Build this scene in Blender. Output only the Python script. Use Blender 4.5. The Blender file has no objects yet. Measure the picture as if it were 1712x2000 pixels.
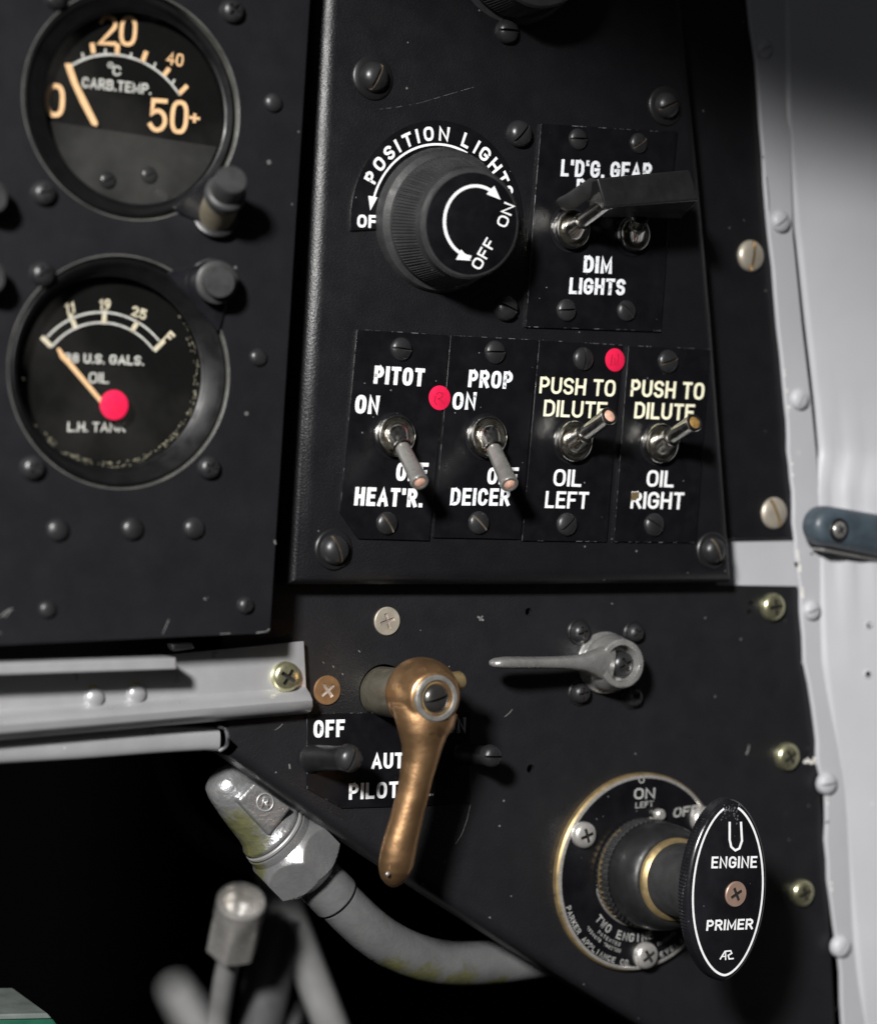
import bpy, bmesh, math, random
from math import pi, sin, cos, tan, radians, sqrt, atan2, hypot
from mathutils import Vector, Matrix
from mathutils.geometry import tessellate_polygon
random.seed(7)
scn = bpy.context.scene
COL = scn.collection
S = 0.001                                    # everything below is in millimetres
# ------------------------------------------------------------------ camera
# panel frame: u right, v up, w out of the panel towards the viewer (world X, Z, -Y)
F, DIST = 4000.0, 570.0                      # focal length in photo pixels, distance to the panel
E_N = Vector((-2263, -120, 4000)).normalized()           # into the panel, in camera axes (right, down, forward)
E_D = Vector((-0.06, 1, -0.0039)); E_D = (E_D - E_D.dot(E_N) * E_N).normalized()
E_R = E_D.cross(E_N).normalized()
def cam_to_uvw(d): return Vector((d.dot(E_R), -d.dot(E_D), -d.dot(E_N)))
CAM = cam_to_uvw(Vector((0, 0, -DIST)))
def pix(x, y, w=0.0):
    """point of the plane w (mm in front of the lower panel) seen at photo pixel x, y"""
    d = cam_to_uvw(Vector((x - 856, y - 1000, F)))
    t = (w - CAM.z) / d.z
    return CAM + d * t
def depth(p):
    q = p - CAM
    return q.dot(cam_to_uvw(Vector((0, 0, 1))))
def mm(px, x, y, w=0.0): return px * depth(pix(x, y, w)) / F
def world(p): return Vector((p.x * S, -p.z * S, p.y * S))
cd = bpy.data.cameras.new('camera'); cam = bpy.data.objects.new('camera', cd); COL.objects.link(cam)
cx, cy, cz = [world(cam_to_uvw(Vector(v))).normalized() for v in ((1, 0, 0), (0, -1, 0), (0, 0, -1))]
cam.matrix_world = Matrix(((cx.x, cy.x, cz.x, CAM.x * S), (cx.y, cy.y, cz.y, -CAM.z * S), (cx.z, cy.z, cz.z, CAM.y * S), (0, 0, 0, 1)))
cd.sensor_fit = 'VERTICAL'; cd.sensor_height = 36; cd.sensor_width = 36; cd.lens = 36 * F / 2000
cd.clip_start = 0.01; cd.clip_end = 20
cd.dof.use_dof = True; cd.dof.focus_distance = depth(pix(1000, 950, 16)) * S; cd.dof.aperture_fstop = 6.8
scn.camera = cam
scn.render.resolution_x = 876; scn.render.resolution_y = 1024
# ------------------------------------------------------------------ light
wd = bpy.data.worlds.new('World'); scn.world = wd; wd.use_nodes = True
nt = wd.node_tree; bgn = nt.nodes['Background']
tc = nt.nodes.new('ShaderNodeTexCoord'); sx = nt.nodes.new('ShaderNodeSeparateXYZ'); rp = nt.nodes.new('ShaderNodeValToRGB')
nt.links.new(tc.outputs['Generated'], sx.inputs[0]); nt.links.new(sx.outputs['Z'], rp.inputs[0]); nt.links.new(rp.outputs[0], bgn.inputs[0])
rp.color_ramp.elements[0].position = 0.0; rp.color_ramp.elements[0].color = (.05, .05, .05, 1)
rp.color_ramp.elements[1].position = 1.0; rp.color_ramp.elements[1].color = (.9, .93, 1, 1)
bgn.inputs[1].default_value = 0.045
def lamp(name, pos, target, power, size, col=(1, 1, 1), sizey=None):
    l = bpy.data.lights.new(name, 'AREA'); o = bpy.data.objects.new(name, l); COL.objects.link(o)
    l.energy = power; l.size = size; l.color = col; l.shape = 'DISK'
    if sizey: l.shape = 'RECTANGLE'; l.size_y = sizey
    p = world(Vector(pos)); q = world(Vector(target)); o.location = p
    o.rotation_euler = (q - p).to_track_quat('-Z', 'Y').to_euler(); return o
KEY = Vector((-800, 390, 820))
kl = bpy.data.lights.new('key_lamp', 'SPOT'); ko = bpy.data.objects.new('key_lamp', kl); COL.objects.link(ko)
kl.energy = 117; kl.shadow_soft_size = .065; kl.spot_size = radians(28.5); kl.spot_blend = .8; kl.color = (1, .985, .965)
ko.location = world(KEY); ko.rotation_euler = (world(pix(480, 1420)) - world(KEY)).to_track_quat('-Z', 'Y').to_euler()
lamp('soft_lamp', (-500, 120, 750), (30, -90, 0), 0.32, 0.5, (.95, .97, 1))
scn.view_settings.view_transform = 'Standard'; scn.view_settings.look = 'None'
scn.view_settings.exposure = 0; scn.view_settings.gamma = 1
# ------------------------------------------------------------------ materials
def N(nt, t, **kw):
    n = nt.nodes.new(t)
    for k, v in kw.items(): setattr(n, k, v)
    return n
def material(name, col, rough=.5, metal=0.0, spec=.5, var=.0, vscale=120, bump=0.0, bscale=900, bump2=0.0, b2scale=160,
             specks=0.0, speck_col=(.35, .35, .35), spots=False, chip=None, chip_scale=140, chip_at=.62, coat=0, rvar=.1, chip_rough=None):
    m = bpy.data.materials.new(name); m.use_nodes = True; nt = m.node_tree; L = nt.links
    b = nt.nodes['Principled BSDF']; tc = N(nt, 'ShaderNodeTexCoord'); oc = tc.outputs['Object']
    inf = N(nt, 'ShaderNodeObjectInfo')
    mp = N(nt, 'ShaderNodeVectorMath', operation='ADD'); L.new(oc, mp.inputs[0])
    cb = N(nt, 'ShaderNodeCombineXYZ'); L.new(inf.outputs['Random'], cb.inputs[0]); L.new(inf.outputs['Random'], cb.inputs[2]); L.new(cb.outputs[0], mp.inputs[1])
    co = mp.outputs[0]
    def noise(sc, det=4, rg=.55):
        n = N(nt, 'ShaderNodeTexNoise'); n.inputs['Scale'].default_value = sc; n.inputs['Detail'].default_value = det
        n.inputs['Roughness'].default_value = rg; L.new(co, n.inputs['Vector']); return n.outputs['Fac']
    def rng(s, a, b_, c, d):
        r = N(nt, 'ShaderNodeMapRange'); L.new(s, r.inputs[0])
        for i, v in enumerate((a, b_, c, d)): r.inputs[i + 1].default_value = v
        return r.outputs[0]
    def mix(f, a, b_):
        x = N(nt, 'ShaderNodeMix', data_type='RGBA')
        L.new(f, x.inputs['Factor'])
        for s, v in ((x.inputs['A'], a), (x.inputs['B'], b_)):
            if hasattr(v, 'links') or hasattr(v, 'is_linked'): L.new(v, s)
            else: s.default_value = (*v, 1)
        return x.outputs['Result']
    c = None
    n1 = noise(vscale)
    if var:
        c = mix(rng(n1, .3, .7, 0, 1), tuple(x * (1 - var) for x in col), tuple(min(1, x * (1 + var)) for x in col))
    if specks:
        v = N(nt, 'ShaderNodeTexVoronoi'); v.inputs['Scale'].default_value = specks; L.new(co, v.inputs['Vector'])
        big = rng(noise(60, 3), .35, .75, .015, .075)
        lt = N(nt, 'ShaderNodeMath', operation='LESS_THAN'); L.new(v.outputs['Distance'], lt.inputs[0]); L.new(big, lt.inputs[1])
        c = mix(lt.outputs[0], c if c is not None else col, speck_col)
    ro = rng(noise(vscale * 2.3, 5), .3, .7, max(.02, rough - rvar), min(1, rough + rvar))
    if chip:
        ch = rng(noise(chip_scale, 5, .6), chip_at, chip_at + .03, 0, 1)
        c = mix(ch, c if c is not None else col, chip)
    if spots:                                # worn patches of yellow-green primer at fixed places on the fitting
        near = None
        for (x, y, w, r) in SPOTS:
            q = (pix(x, y, w) - pix(620, 1670, -18)) * S
            vd = N(nt, 'ShaderNodeVectorMath', operation='DISTANCE'); L.new(oc, vd.inputs[0]); vd.inputs[1].default_value = q
            dv = N(nt, 'ShaderNodeMath', operation='DIVIDE'); L.new(vd.outputs['Value'], dv.inputs[0]); dv.inputs[1].default_value = r * S
            if near is None: near = dv.outputs[0]
            else:
                mn = N(nt, 'ShaderNodeMath', operation='MINIMUM'); L.new(near, mn.inputs[0]); L.new(dv.outputs[0], mn.inputs[1]); near = mn.outputs[0]
        nn = noise(420, 6, .65); ad = N(nt, 'ShaderNodeMath', operation='MULTIPLY_ADD'); L.new(nn, ad.inputs[0]); ad.inputs[1].default_value = 1.7; L.new(near, ad.inputs[2])
        tone = mix(rng(noise(260, 4), .35, .65, 0, 1), (.33, .32, .10), (.24, .25, .12))
        c = mix(rng(ad.outputs[0], 1.45, 1.95, .85, 0), c if c is not None else col, tone)
    if c is not None: L.new(c, b.inputs['Base Color'])
    else: b.inputs['Base Color'].default_value = (*col, 1)
    L.new(ro, b.inputs['Roughness'])
    b.inputs['Metallic'].default_value = metal; b.inputs['Specular IOR Level'].default_value = spec
    if coat: b.inputs['Coat Weight'].default_value = coat; b.inputs['Coat Roughness'].default_value = .12
    prev = None
    for st, sc, ds in ((bump, bscale, .0003), (bump2, b2scale, .001)):
        if st:
            bp = N(nt, 'ShaderNodeBump'); bp.inputs['Strength'].default_value = st; bp.inputs['Distance'].default_value = ds
            L.new(noise(sc, 3), bp.inputs['Height'])
            if prev is not None: L.new(prev, bp.inputs['Normal'])
            prev = bp.outputs[0]
    if prev is not None: L.new(prev, b.inputs['Normal'])
    return m
M = {}
SPOTS = [(464, 1622, -14, 6.5), (482, 1652, -14, 6), (480, 1675, -15, 5.5), (430, 1535, -20, 3), (500, 1700, -16, 4), (765, 1895, -16, 5), (820, 1918, -18, 7), (890, 1925, -20, 7), (960, 1915, -24, 5)]
M['panel'] = material('black_panel_paint', (.0066, .0066, .0080), .38, rvar=.05, var=.08, vscale=60, bump=.5, bscale=2000, specks=130, speck_col=(.14, .14, .14), spec=.5)
M['panel_low'] = material('black_lower_panel_paint', (.0105, .0105, .0122), .4, rvar=.05, var=.1, vscale=60, bump=.5, bscale=2000, specks=150, speck_col=(.14, .14, .14), spec=.5)
M['panel_front'] = material('black_gauge_panel_paint', (.0082, .0082, .0100), .42, rvar=.05, var=.08, vscale=50, bump=.25, bscale=2000, specks=90, speck_col=(.1, .1, .1), spec=.38)
M['plate'] = material('satin_black_placard', (.0045, .0045, .0058), .34, rvar=.08, var=.25, vscale=110, bump=.08, bscale=1500, specks=240, speck_col=(.16, .17, .18), spec=.45)
M['blacktrim'] = material('black_enamel', (.009, .009, .01), .36, var=.2, bump=.1, bscale=1400, spec=.5)
M['rubber'] = material('black_bakelite', (.026, .026, .0265), .5, var=.25, vscale=200, bump=.15, bscale=1800, spec=.4, specks=200, speck_col=(.09, .09, .09))
M['gloss'] = material('gloss_black_enamel', (.009, .009, .011), .22, var=.3, bump=.05, bscale=900, spec=.5, specks=300, speck_col=(.1, .1, .11))
M['screw'] = material('black_painted_screw', (.016, .016, .0175), .36, var=.3, vscale=400, bump=.35, bscale=1500, spec=.5)
M['slot'] = material('dark_slot', (.03, .028, .026), .5, metal=.3, var=.5, vscale=900)
M['slotworn'] = material('worn_slot', (.2, .165, .13), .4, metal=.6, var=.6, vscale=700)
M['white'] = material('white_lettering', (.86, .87, .88), .5, chip=(.10, .11, .13), chip_scale=900, chip_at=.74, var=.08, vscale=700)
M['worn'] = material('worn_white_lettering', (.8, .82, .85), .5, chip=(.10, .115, .14), chip_scale=700, chip_at=.63, var=.12, vscale=600)
M['cream'] = material('yellowed_lettering', (.86, .83, .62), .5, chip=(.12, .12, .1), chip_scale=900, chip_at=.72, var=.08, vscale=400)
M['fade_shade'] = material('faded_shaded_lettering', (.36, .36, .35), .55, chip=(.04, .04, .04), chip_scale=900, chip_at=.6, var=.1, vscale=600)  # faded flange lettering, and the shadow greying painted into the autopilot ON
M['orange'] = material('aged_luminous_paint', (.82, .52, .28), .6, var=.1, vscale=500)
M['buff'] = material('buff_paint', (.62, .56, .42), .6, var=.15, vscale=500)
M['dialwhite'] = material('dial_white', (.55, .55, .52), .6, var=.2, vscale=600)
M['chrome'] = material('worn_nickel', (.66, .64, .6), .2, metal=1, var=.12, vscale=300, bump=.03, bscale=600, rvar=.07)
M['steel'] = material('grey_steel', (.38, .37, .35), .34, metal=.7, var=.2, vscale=300, bump=.15, bscale=1600)
M['silver'] = material('silver_lever_metal', (.52, .515, .5), .3, metal=.75, var=.14, vscale=200, bump=.3, bscale=900)
M['bright'] = material('bright_screw_metal', (.62, .6, .57), .3, metal=.7, var=.12, vscale=500, bump=.1, bscale=900)
M['bronze'] = material('bare_bronze', (.58, .345, .175), .35, metal=.93, var=.08, rvar=.07, vscale=70, bump=.2, bscale=700, chip=(.42, .25, .13), chip_scale=90, chip_at=.66)
M['brass'] = material('aged_brass', (.42, .31, .155), .42, metal=.75, var=.25, vscale=200, chip=(.2, .17, .12), chip_scale=300, chip_at=.66)
M['zinc'] = material('yellow_zinc_screw', (.62, .6, .38), .3, metal=.9, var=.15, vscale=500)
M['tan'] = material('tan_brass_screw', (.5, .45, .37), .42, metal=.55, var=.2, vscale=600)
M['rust'] = material('rusty_screw', (.2, .11, .05), .55, metal=.4, var=.35, vscale=700, bump=.3, bscale=1500)
M['rustcut'] = material('scraped_screw_recess', (.6, .52, .46), .4, metal=.7, var=.4, vscale=900)
M['pink'] = material('pinkish_tip', (.62, .36, .27), .45, var=.25, vscale=900)
M['amber'] = material('amber_tip', (.42, .25, .08), .3, var=.3, vscale=900, metal=.4)
M['red'] = material('red_sticker_paper', (.72, .012, .065), .42, var=.14, vscale=300, specks=350, speck_col=(.4, .02, .06), bump=.15, bscale=1200)
M['redink'] = material('dark_red_ink', (.42, .004, .03), .6)
M['alum'] = material('aluminium_paint', (.385, .385, .395), .36, metal=.4, var=.06, vscale=60, bump=.15, bscale=1500, specks=170, speck_col=(.72, .72, .72))
M['pipe'] = material('aluminium_fitting_paint', (.37, .37, .375), .3, metal=.7, var=.1, vscale=150, bump=.28, bscale=900, bump2=.04, b2scale=300, spots=True, specks=400, speck_col=(.6, .6, .58))  # pale specks here and on the casting paint in metal sparkle
M['cast'] = material('cast_aluminium_paint', (.37, .37, .375), .3, metal=.7, var=.12, vscale=150, bump=.7, bscale=520, bump2=.3, b2scale=260, spots=True, specks=400, speck_col=(.6, .6, .58))
M['pipeplain'] = material('aluminium_tube', (.4, .4, .4), .42, metal=.5, var=.12, vscale=90, bump=.2, bscale=700)
M['chromate'] = material('yellow_green_primer', (.36, .35, .10), .5, metal=.2, var=.35, vscale=220, bump=.5, bscale=700)
M['darktube'] = material('dark_grey_tube', (.06, .06, .062), .6, var=.2)
M['whitewall'] = material('grey_white_wall_paint', (.435, .44, .463), .45, var=.08, vscale=14, bump=.1, bscale=500, bump2=.25, b2scale=22, specks=60, speck_col=(.5, .5, .5))
M['whitechip'] = material('bare_white_chip', (.75, .73, .68), .6, var=.2, vscale=900)
M['blue'] = material('slate_blue_paint', (.05, .068, .084), .42, var=.25, vscale=150, bump=.15, bscale=700)
M['green'] = material('green_paint', (.012, .085, .05), .5, var=.2)
M['void'] = material('unlit_black', (.0015, .0015, .0015), .95, spec=.0)  # near black put in for unlit depth behind the panels and in holes
M['dial'] = material('dial_black', (.004, .004, .004), .8, var=.2, spec=.1)
M['dialgrey'] = material('dusty_dial_mask', (.017, .017, .0165), .7, var=.9, vscale=60, spec=.2)
M['bezel'] = material('black_gauge_bezel', (.0045, .0045, .005), .4, spec=.26, var=.2)
M['cutout_rim'] = material('pale_cutout_grey', (.11, .11, .10), .45, var=.5, vscale=120, spec=.5)  # gauge cutout rim, a paler grey than the panel sheet
M['scratch'] = material('pale_scratch', (.15, .15, .145), .5, var=.5, vscale=900)
M['edge'] = material('worn_grey_edge', (.11, .11, .12), .4, var=.7, vscale=260, chip=(.015, .015, .016), chip_scale=500, chip_at=.5)
M['collar'] = material('smooth_black_collar', (.013, .013, .014), .4, var=.2, vscale=160, bump=.06, bscale=900, specks=200, speck_col=(.08, .08, .08))
M['dust'] = material('dust_flakes', (.33, .31, .22), .8, var=.4, vscale=800)
def glass_mat():
    m = bpy.data.materials.new('gauge_glass'); m.use_nodes = True; nt = m.node_tree; L = nt.links
    out = nt.nodes['Material Output']; nt.nodes.remove(nt.nodes['Principled BSDF'])
    tr = N(nt, 'ShaderNodeBsdfTransparent'); tr.inputs[0].default_value = (.93, .93, .92, 1)
    gl = N(nt, 'ShaderNodeBsdfGlossy'); gl.inputs['Roughness'].default_value = .08
    df = N(nt, 'ShaderNodeBsdfDiffuse'); df.inputs[0].default_value = (.5, .49, .46, 1)
    fr = N(nt, 'ShaderNodeFresnel'); fr.inputs[0].default_value = 1.4
    mx = N(nt, 'ShaderNodeMixShader'); L.new(fr.outputs[0], mx.inputs[0]); L.new(tr.outputs[0], mx.inputs[1]); L.new(gl.outputs[0], mx.inputs[2])
    tc = N(nt, 'ShaderNodeTexCoord'); n = N(nt, 'ShaderNodeTexNoise'); n.inputs['Scale'].default_value = 32; n.inputs['Detail'].default_value = 7; L.new(tc.outputs['Object'], n.inputs['Vector'])
    r = N(nt, 'ShaderNodeMapRange'); L.new(n.outputs['Fac'], r.inputs[0]); r.inputs[1].default_value = .48; r.inputs[2].default_value = .78; r.inputs[3].default_value = .0; r.inputs[4].default_value = .034
    m2 = N(nt, 'ShaderNodeMixShader'); L.new(r.outputs[0], m2.inputs[0]); L.new(mx.outputs[0], m2.inputs[1]); L.new(df.outputs[0], m2.inputs[2])
    L.new(m2.outputs[0], out.inputs['Surface']); return m
M['glass'] = glass_mat()
# ------------------------------------------------------------------ mesh builder (panel-space millimetres)
Z3 = Vector((0, 0, 1))
def V(a, b, c): return Vector((a, b, c))
def frame(a):
    a = a.normalized()
    h = Vector((0, 1, 0)) if abs(a.y) < .9 else Vector((1, 0, 0))
    e1 = h.cross(a).normalized(); return e1, a.cross(e1).normalized(), a
class MB:
    def __init__(s): s.v = []; s.f = []
    def add(s, vs, fs):
        k = len(s.v); s.v += [Vector(p) for p in vs]; s.f += [tuple(i + k for i in f) for f in fs]
    def grid(s, rows, closed=True, cap0=False, cap1=False):
        n = len(rows[0]); k = len(s.v); m = len(rows)
        for r in rows: s.v += [Vector(p) for p in r]
        for i in range(m - 1):
            for j in range(n if closed else n - 1):
                j2 = (j + 1) % n
                s.f.append((k + i * n + j, k + i * n + j2, k + (i + 1) * n + j2, k + (i + 1) * n + j))
        if cap0: s.f.append(tuple(k + j for j in reversed(range(n))))
        if cap1: s.f.append(tuple(k + (m - 1) * n + j for j in range(n)))
    def lathe(s, c, axis, prof, n=48, mod=None, cap0=False, cap1=False):
        e1, e2, a = frame(axis); rows = []
        for r, t, *sh in prof:
            row = []
            for j in range(n):
                th = 2 * pi * j / n; rr = mod(th, r, t) if mod else r
                row.append(c + a * t + V(sh[0] if sh else 0, 0, 0) + (e1 * cos(th) + e2 * sin(th)) * max(rr, 1e-5))
            rows.append(row)
        s.grid(rows, True, cap0, cap1)
    def loft(s, secs, n=28, pw=2.4):
        rows = []
        for (c, e1, e2, a, b) in secs:
            row = []
            for j in range(n):
                t = 2 * pi * j / n; ct, st = cos(t), sin(t)
                row.append(c + e1 * a * math.copysign(abs(ct) ** (2 / pw), ct) + e2 * b * math.copysign(abs(st) ** (2 / pw), st))
            rows.append(row)
        s.grid(rows, True, True, True)
    def tube(s, path, rad, n=24, cap=True, sub=6):
        pts = smooth(path, sub) if sub else list(path); m = len(pts)
        rads = [rad] * m if not isinstance(rad, (list, tuple)) else [rad[min(len(rad) - 1, int(i / (m - 1) * (len(rad) - 1)))] + (rad[min(len(rad) - 1, int(i / (m - 1) * (len(rad) - 1)) + 1)] - rad[min(len(rad) - 1, int(i / (m - 1) * (len(rad) - 1)))]) * ((i / (m - 1) * (len(rad) - 1)) % 1) for i in range(m)]
        rows = []; e1 = None
        for i, p in enumerate(pts):
            d = (pts[min(i + 1, m - 1)] - pts[max(i - 1, 0)]).normalized()
            if e1 is None: e1 = frame(d)[0]
            e1 = (e1 - e1.dot(d) * d).normalized(); e2 = d.cross(e1)
            rows.append([p + (e1 * cos(2 * pi * j / n) + e2 * sin(2 * pi * j / n)) * rads[i] for j in range(n)])
        s.grid(rows, True, cap, cap)
    def prism(s, poly, w0, w1, holes=()):
        loops = [poly] + list(holes)
        loops = [[Vector((p[0], p[1], 0)) for p in l] for l in loops]
        tris = tessellate_polygon(loops); flat = [p for l in loops for p in l]; n = len(flat)
        vs = [V(p.x, p.y, w1) for p in flat] + [V(p.x, p.y, w0) for p in flat]
        fs = [tuple(t) for t in tris] + [tuple(i + n for i in reversed(t)) for t in tris]
        k = 0
        for l in loops:
            for i in range(len(l)):
                a, b = k + i, k + (i + 1) % len(l); fs.append((a, b, b + n, a + n))
            k += len(l)
        s.add(vs, fs)
    def rounded(s, poly, w0, w1, r, n=7):
        P = [Vector((p[0], p[1])) for p in poly]; m = len(P); cen = sum(P, Vector((0, 0))) / m; off = []
        for i in range(m):
            d0 = (P[i] - P[i - 1]).normalized(); d1 = (P[(i + 1) % m] - P[i]).normalized()
            n0 = Vector((-d0.y, d0.x)); n1 = Vector((-d1.y, d1.x))
            if n0.dot(cen - P[i]) < 0: n0 = -n0
            if n1.dot(cen - P[i]) < 0: n1 = -n1
            b = (n0 + n1).normalized(); off.append(b / max(.3, b.dot(n0)))
        rows = [[V(p.x, p.y, w0) for p in P]]
        for k in range(n + 1):
            a = pi / 2 * k / n
            rows.append([V(*(p + o * r * (1 - cos(a))), w1 - r + r * sin(a)) for p, o in zip(P, off)])
        s.grid(rows, True, False, True)
    def box(s, c, e, h):                     # centre, three axes, three half sizes
        vs = [c + e[0] * h[0] * i + e[1] * h[1] * j + e[2] * h[2] * k for i in (-1, 1) for j in (-1, 1) for k in (-1, 1)]
        s.add(vs, [(0, 1, 3, 2), (4, 6, 7, 5), (0, 4, 5, 1), (2, 3, 7, 6), (0, 2, 6, 4), (1, 5, 7, 3)])
    def ribbon(s, pts, th, fmap, closed=False, off=0.0, cap=.5):
        """flat stroke of width th along 2-D points, mapped to 3-D by fmap(x, y, off)"""
        P = [Vector((p[0], p[1])) for p in pts]
        if closed and (P[0] - P[-1]).length < 1e-6: P = P[:-1]
        n = len(P)
        if not closed and cap:
            a = (P[0] - P[1]).normalized(); b = (P[-1] - P[-2]).normalized(); P[0] = P[0] + a * th * cap; P[-1] = P[-1] + b * th * cap
        Lf, Rt = [], []
        for i in range(n):
            d0 = (P[i] - P[i - 1]) if (closed or i > 0) else None; d1 = (P[(i + 1) % n] - P[i]) if (closed or i < n - 1) else None
            if d0 is None: d0 = d1
            if d1 is None: d1 = d0
            d0 = d0.normalized(); d1 = d1.normalized()
            n0 = Vector((-d0.y, d0.x)); n1 = Vector((-d1.y, d1.x)); mn = n0 + n1
            if mn.length < 1e-3: mn = n0
            mn.normalize(); k = min(1 / max(mn.dot(n0), .2), 1.7)
            Lf.append(P[i] + mn * th * .5 * k); Rt.append(P[i] - mn * th * .5 * k)
        vs = []
        for a, b in zip(Lf, Rt): vs += [fmap(a.x, a.y, off), fmap(b.x, b.y, off)]
        fs = [(2 * i, 2 * i + 1, 2 * i + 3, 2 * i + 2) for i in range(n - 1)]
        if closed: fs.append((2 * n - 2, 2 * n - 1, 1, 0))
        s.add(vs, fs)
    def mesh(s, name, base, smooth_ang=35, flat=False):
        me = bpy.data.meshes.new(name)
        me.from_pydata([(p - base) * S for p in s.v], [], s.f)
        bm = bmesh.new(); bm.from_mesh(me)
        if not flat:
            bmesh.ops.remove_doubles(bm, verts=bm.verts, dist=1e-7)
            bmesh.ops.recalc_face_normals(bm, faces=bm.faces)
        else:
            for f in bm.faces:
                if f.normal.z < 0: f.normal_flip()
        bm.to_mesh(me); bm.free()
        for p in me.polygons: p.use_smooth = not flat
        if not flat: me.set_sharp_from_angle(angle=radians(smooth_ang))
        return me
def smooth(path, sub):
    P = list(path); out = []
    for i in range(len(P) - 1):
        p0, p1, p2, p3 = P[max(i - 1, 0)], P[i], P[i + 1], P[min(i + 2, len(P) - 1)]
        for k in range(sub):
            t = k / sub
            out.append(.5 * ((2 * p1) + (p2 - p0) * t + (2 * p0 - 5 * p1 + 4 * p2 - p3) * t * t + (3 * p1 - p0 - 3 * p2 + p3) * t ** 3))
    out.append(P[-1]); return out
# ------------------------------------------------------------------ objects
BASE = {}; BYNAME = {}
ROT = (pi / 2, 0, 0)
def thing(name, label, cat, base, group=None):
    o = bpy.data.objects.new(name, None); COL.objects.link(o); o.empty_display_size = .01
    o.location = world(base); o.rotation_euler = ROT; o['label'] = label; o['category'] = cat
    if group: o['group'] = group
    BASE[o] = Vector(base); return o
def finish(o, bevel=0, solid=0, seg=2):
    if solid:
        md = o.modifiers.new('solid', 'SOLIDIFY'); md.thickness = solid * S; md.offset = 0
    if bevel:
        md = o.modifiers.new('bevel', 'BEVEL'); md.width = bevel * S; md.segments = seg; md.limit_method = 'ANGLE'; md.angle_limit = radians(40)
        md.harden_normals = False
def part(name, mb, mat, parent, bevel=0, solid=0, ang=35, flat=False, label=None, seg=2):
    b = BASE[parent]; o = bpy.data.objects.new(name, mb.mesh(name, b, ang, flat)); COL.objects.link(o)
    o.data.materials.append(mat); o.parent = parent; BASE[o] = b
    if label: o['label'] = label
    finish(o, bevel, solid, seg); return o
def single(name, mb, mat, label, cat, base, group=None, bevel=0, solid=0, ang=35, kind=None, flat=False, seg=2):
    o = bpy.data.objects.new(name, mb.mesh(name, Vector(base), ang, flat)); COL.objects.link(o); o.data.materials.append(mat)
    o.location = world(Vector(base)); o.rotation_euler = ROT; BASE[o] = Vector(base)
    if kind: o['kind'] = kind
    if label: o['label'] = label; o['category'] = cat
    if group: o['group'] = group
    finish(o, bevel, solid, seg); return o
# ------------------------------------------------------------------ screw heads (unit radius, in mm)
def boolean(a, cutters):
    for m in [a] + cutters: m.transform(Matrix.Scale(1000, 4))
    tmp = [bpy.data.objects.new('t', m) for m in [a] + cutters]
    for t in tmp: COL.objects.link(t)
    for c in tmp[1:]:
        md = tmp[0].modifiers.new('b', 'BOOLEAN'); md.operation = 'DIFFERENCE'; md.object = c; md.solver = 'EXACT'
    dg = bpy.context.evaluated_depsgraph_get()
    me = bpy.data.meshes.new_from_object(tmp[0].evaluated_get(dg), depsgraph=dg)
    for t in tmp: bpy.data.objects.remove(t)
    me.transform(Matrix.Scale(.001, 4))
    me.set_sharp_from_angle(angle=radians(32)); return me
HEADS = {}
def head(kind, m1, m2):
    key = (kind, m1.name, m2.name)
    if key in HEADS: return HEADS[key]
    K = 1.0
    if kind.startswith('dome'): hgt, prof = .5, [(1, -.3), (1, .06)] + [(cos(a * pi / 180), .06 + .44 * sin(a * pi / 180)) for a in (15, 30, 45, 60, 75, 90)]
    elif kind.startswith('pan'): hgt, prof = .62, [(1, -.3), (1, .22), (.97, .36), (.88, .48), (.7, .57), (.4, .61), (0, .62)]
    elif kind.startswith('flat'): hgt, prof = .16, [(1, -.3), (1, .1), (.95, .16), (0, .16)]
    elif kind.startswith('round'): hgt, prof = .8, [(1, -.3), (1, .1), (.96, .3), (.86, .5), (.68, .66), (.4, .77), (0, .8)]
    mb = MB(); mb.lathe(V(0, 0, 0), Z3, [(r, t) for r, t in prof], 40, cap0=True)
    me = mb.mesh('screw', V(0, 0, 0)); me.materials.append(m1); me.materials.append(m2)
    cut = []
    def cutter(hx, hy, d):
        c = MB(); c.box(V(0, 0, hgt + .5 - d), (V(1, 0, 0), V(0, 1, 0), Z3), (hx, hy, .5)); cm = c.mesh('c', V(0, 0, 0))
        cm.materials.append(m1); cm.materials.append(m2)
        for p in cm.polygons: p.material_index = 1
        return cm
    if kind.endswith('slot'): cut = [cutter(1.3, .1, .3 if hgt < .7 else .42)]
    elif kind.endswith('cross'): cut = [cutter(.56, .12, .3 if hgt > .3 else .11), cutter(.12, .56, .29 if hgt > .3 else .1)]
    if cut: me = boolean(me, cut)
    HEADS[key] = me; return me
def screw(parent, x, y, w, rpx, ang=0, kind='dome_slot', m1='screw', m2='slot', name=None, washer=0, squash=1, tilt=(0, 0)):
    b = BASE[parent]; p = pix(x, y, w); r = mm(rpx, x, y, w)
    o = bpy.data.objects.new(name or {'slot': 'slotted_screw', 'cross': 'cross_head_screw', 'none': 'rivet'}[kind.split('_')[1]], head(kind, M[m1], M[m2]))
    COL.objects.link(o); o.parent = parent; o.location = (p - b) * S; o.scale = (r, r, r * squash); o.rotation_euler = (radians(tilt[0]), radians(tilt[1]), radians(ang))
    BASE[o] = p
    if washer:
        R = washer / rpx; mb = MB(); mb.lathe(V(0, 0, 0), Z3, [(R, -.1), (R, .1), (R * .94, .16), (.8, .17)], 40)
        q = bpy.data.objects.new('washer', mb.mesh('washer', V(0, 0, 0))); COL.objects.link(q); q.data.materials.append(M['blacktrim']); q.parent = o; q.location = (0, 0, .0)
    return o
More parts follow.
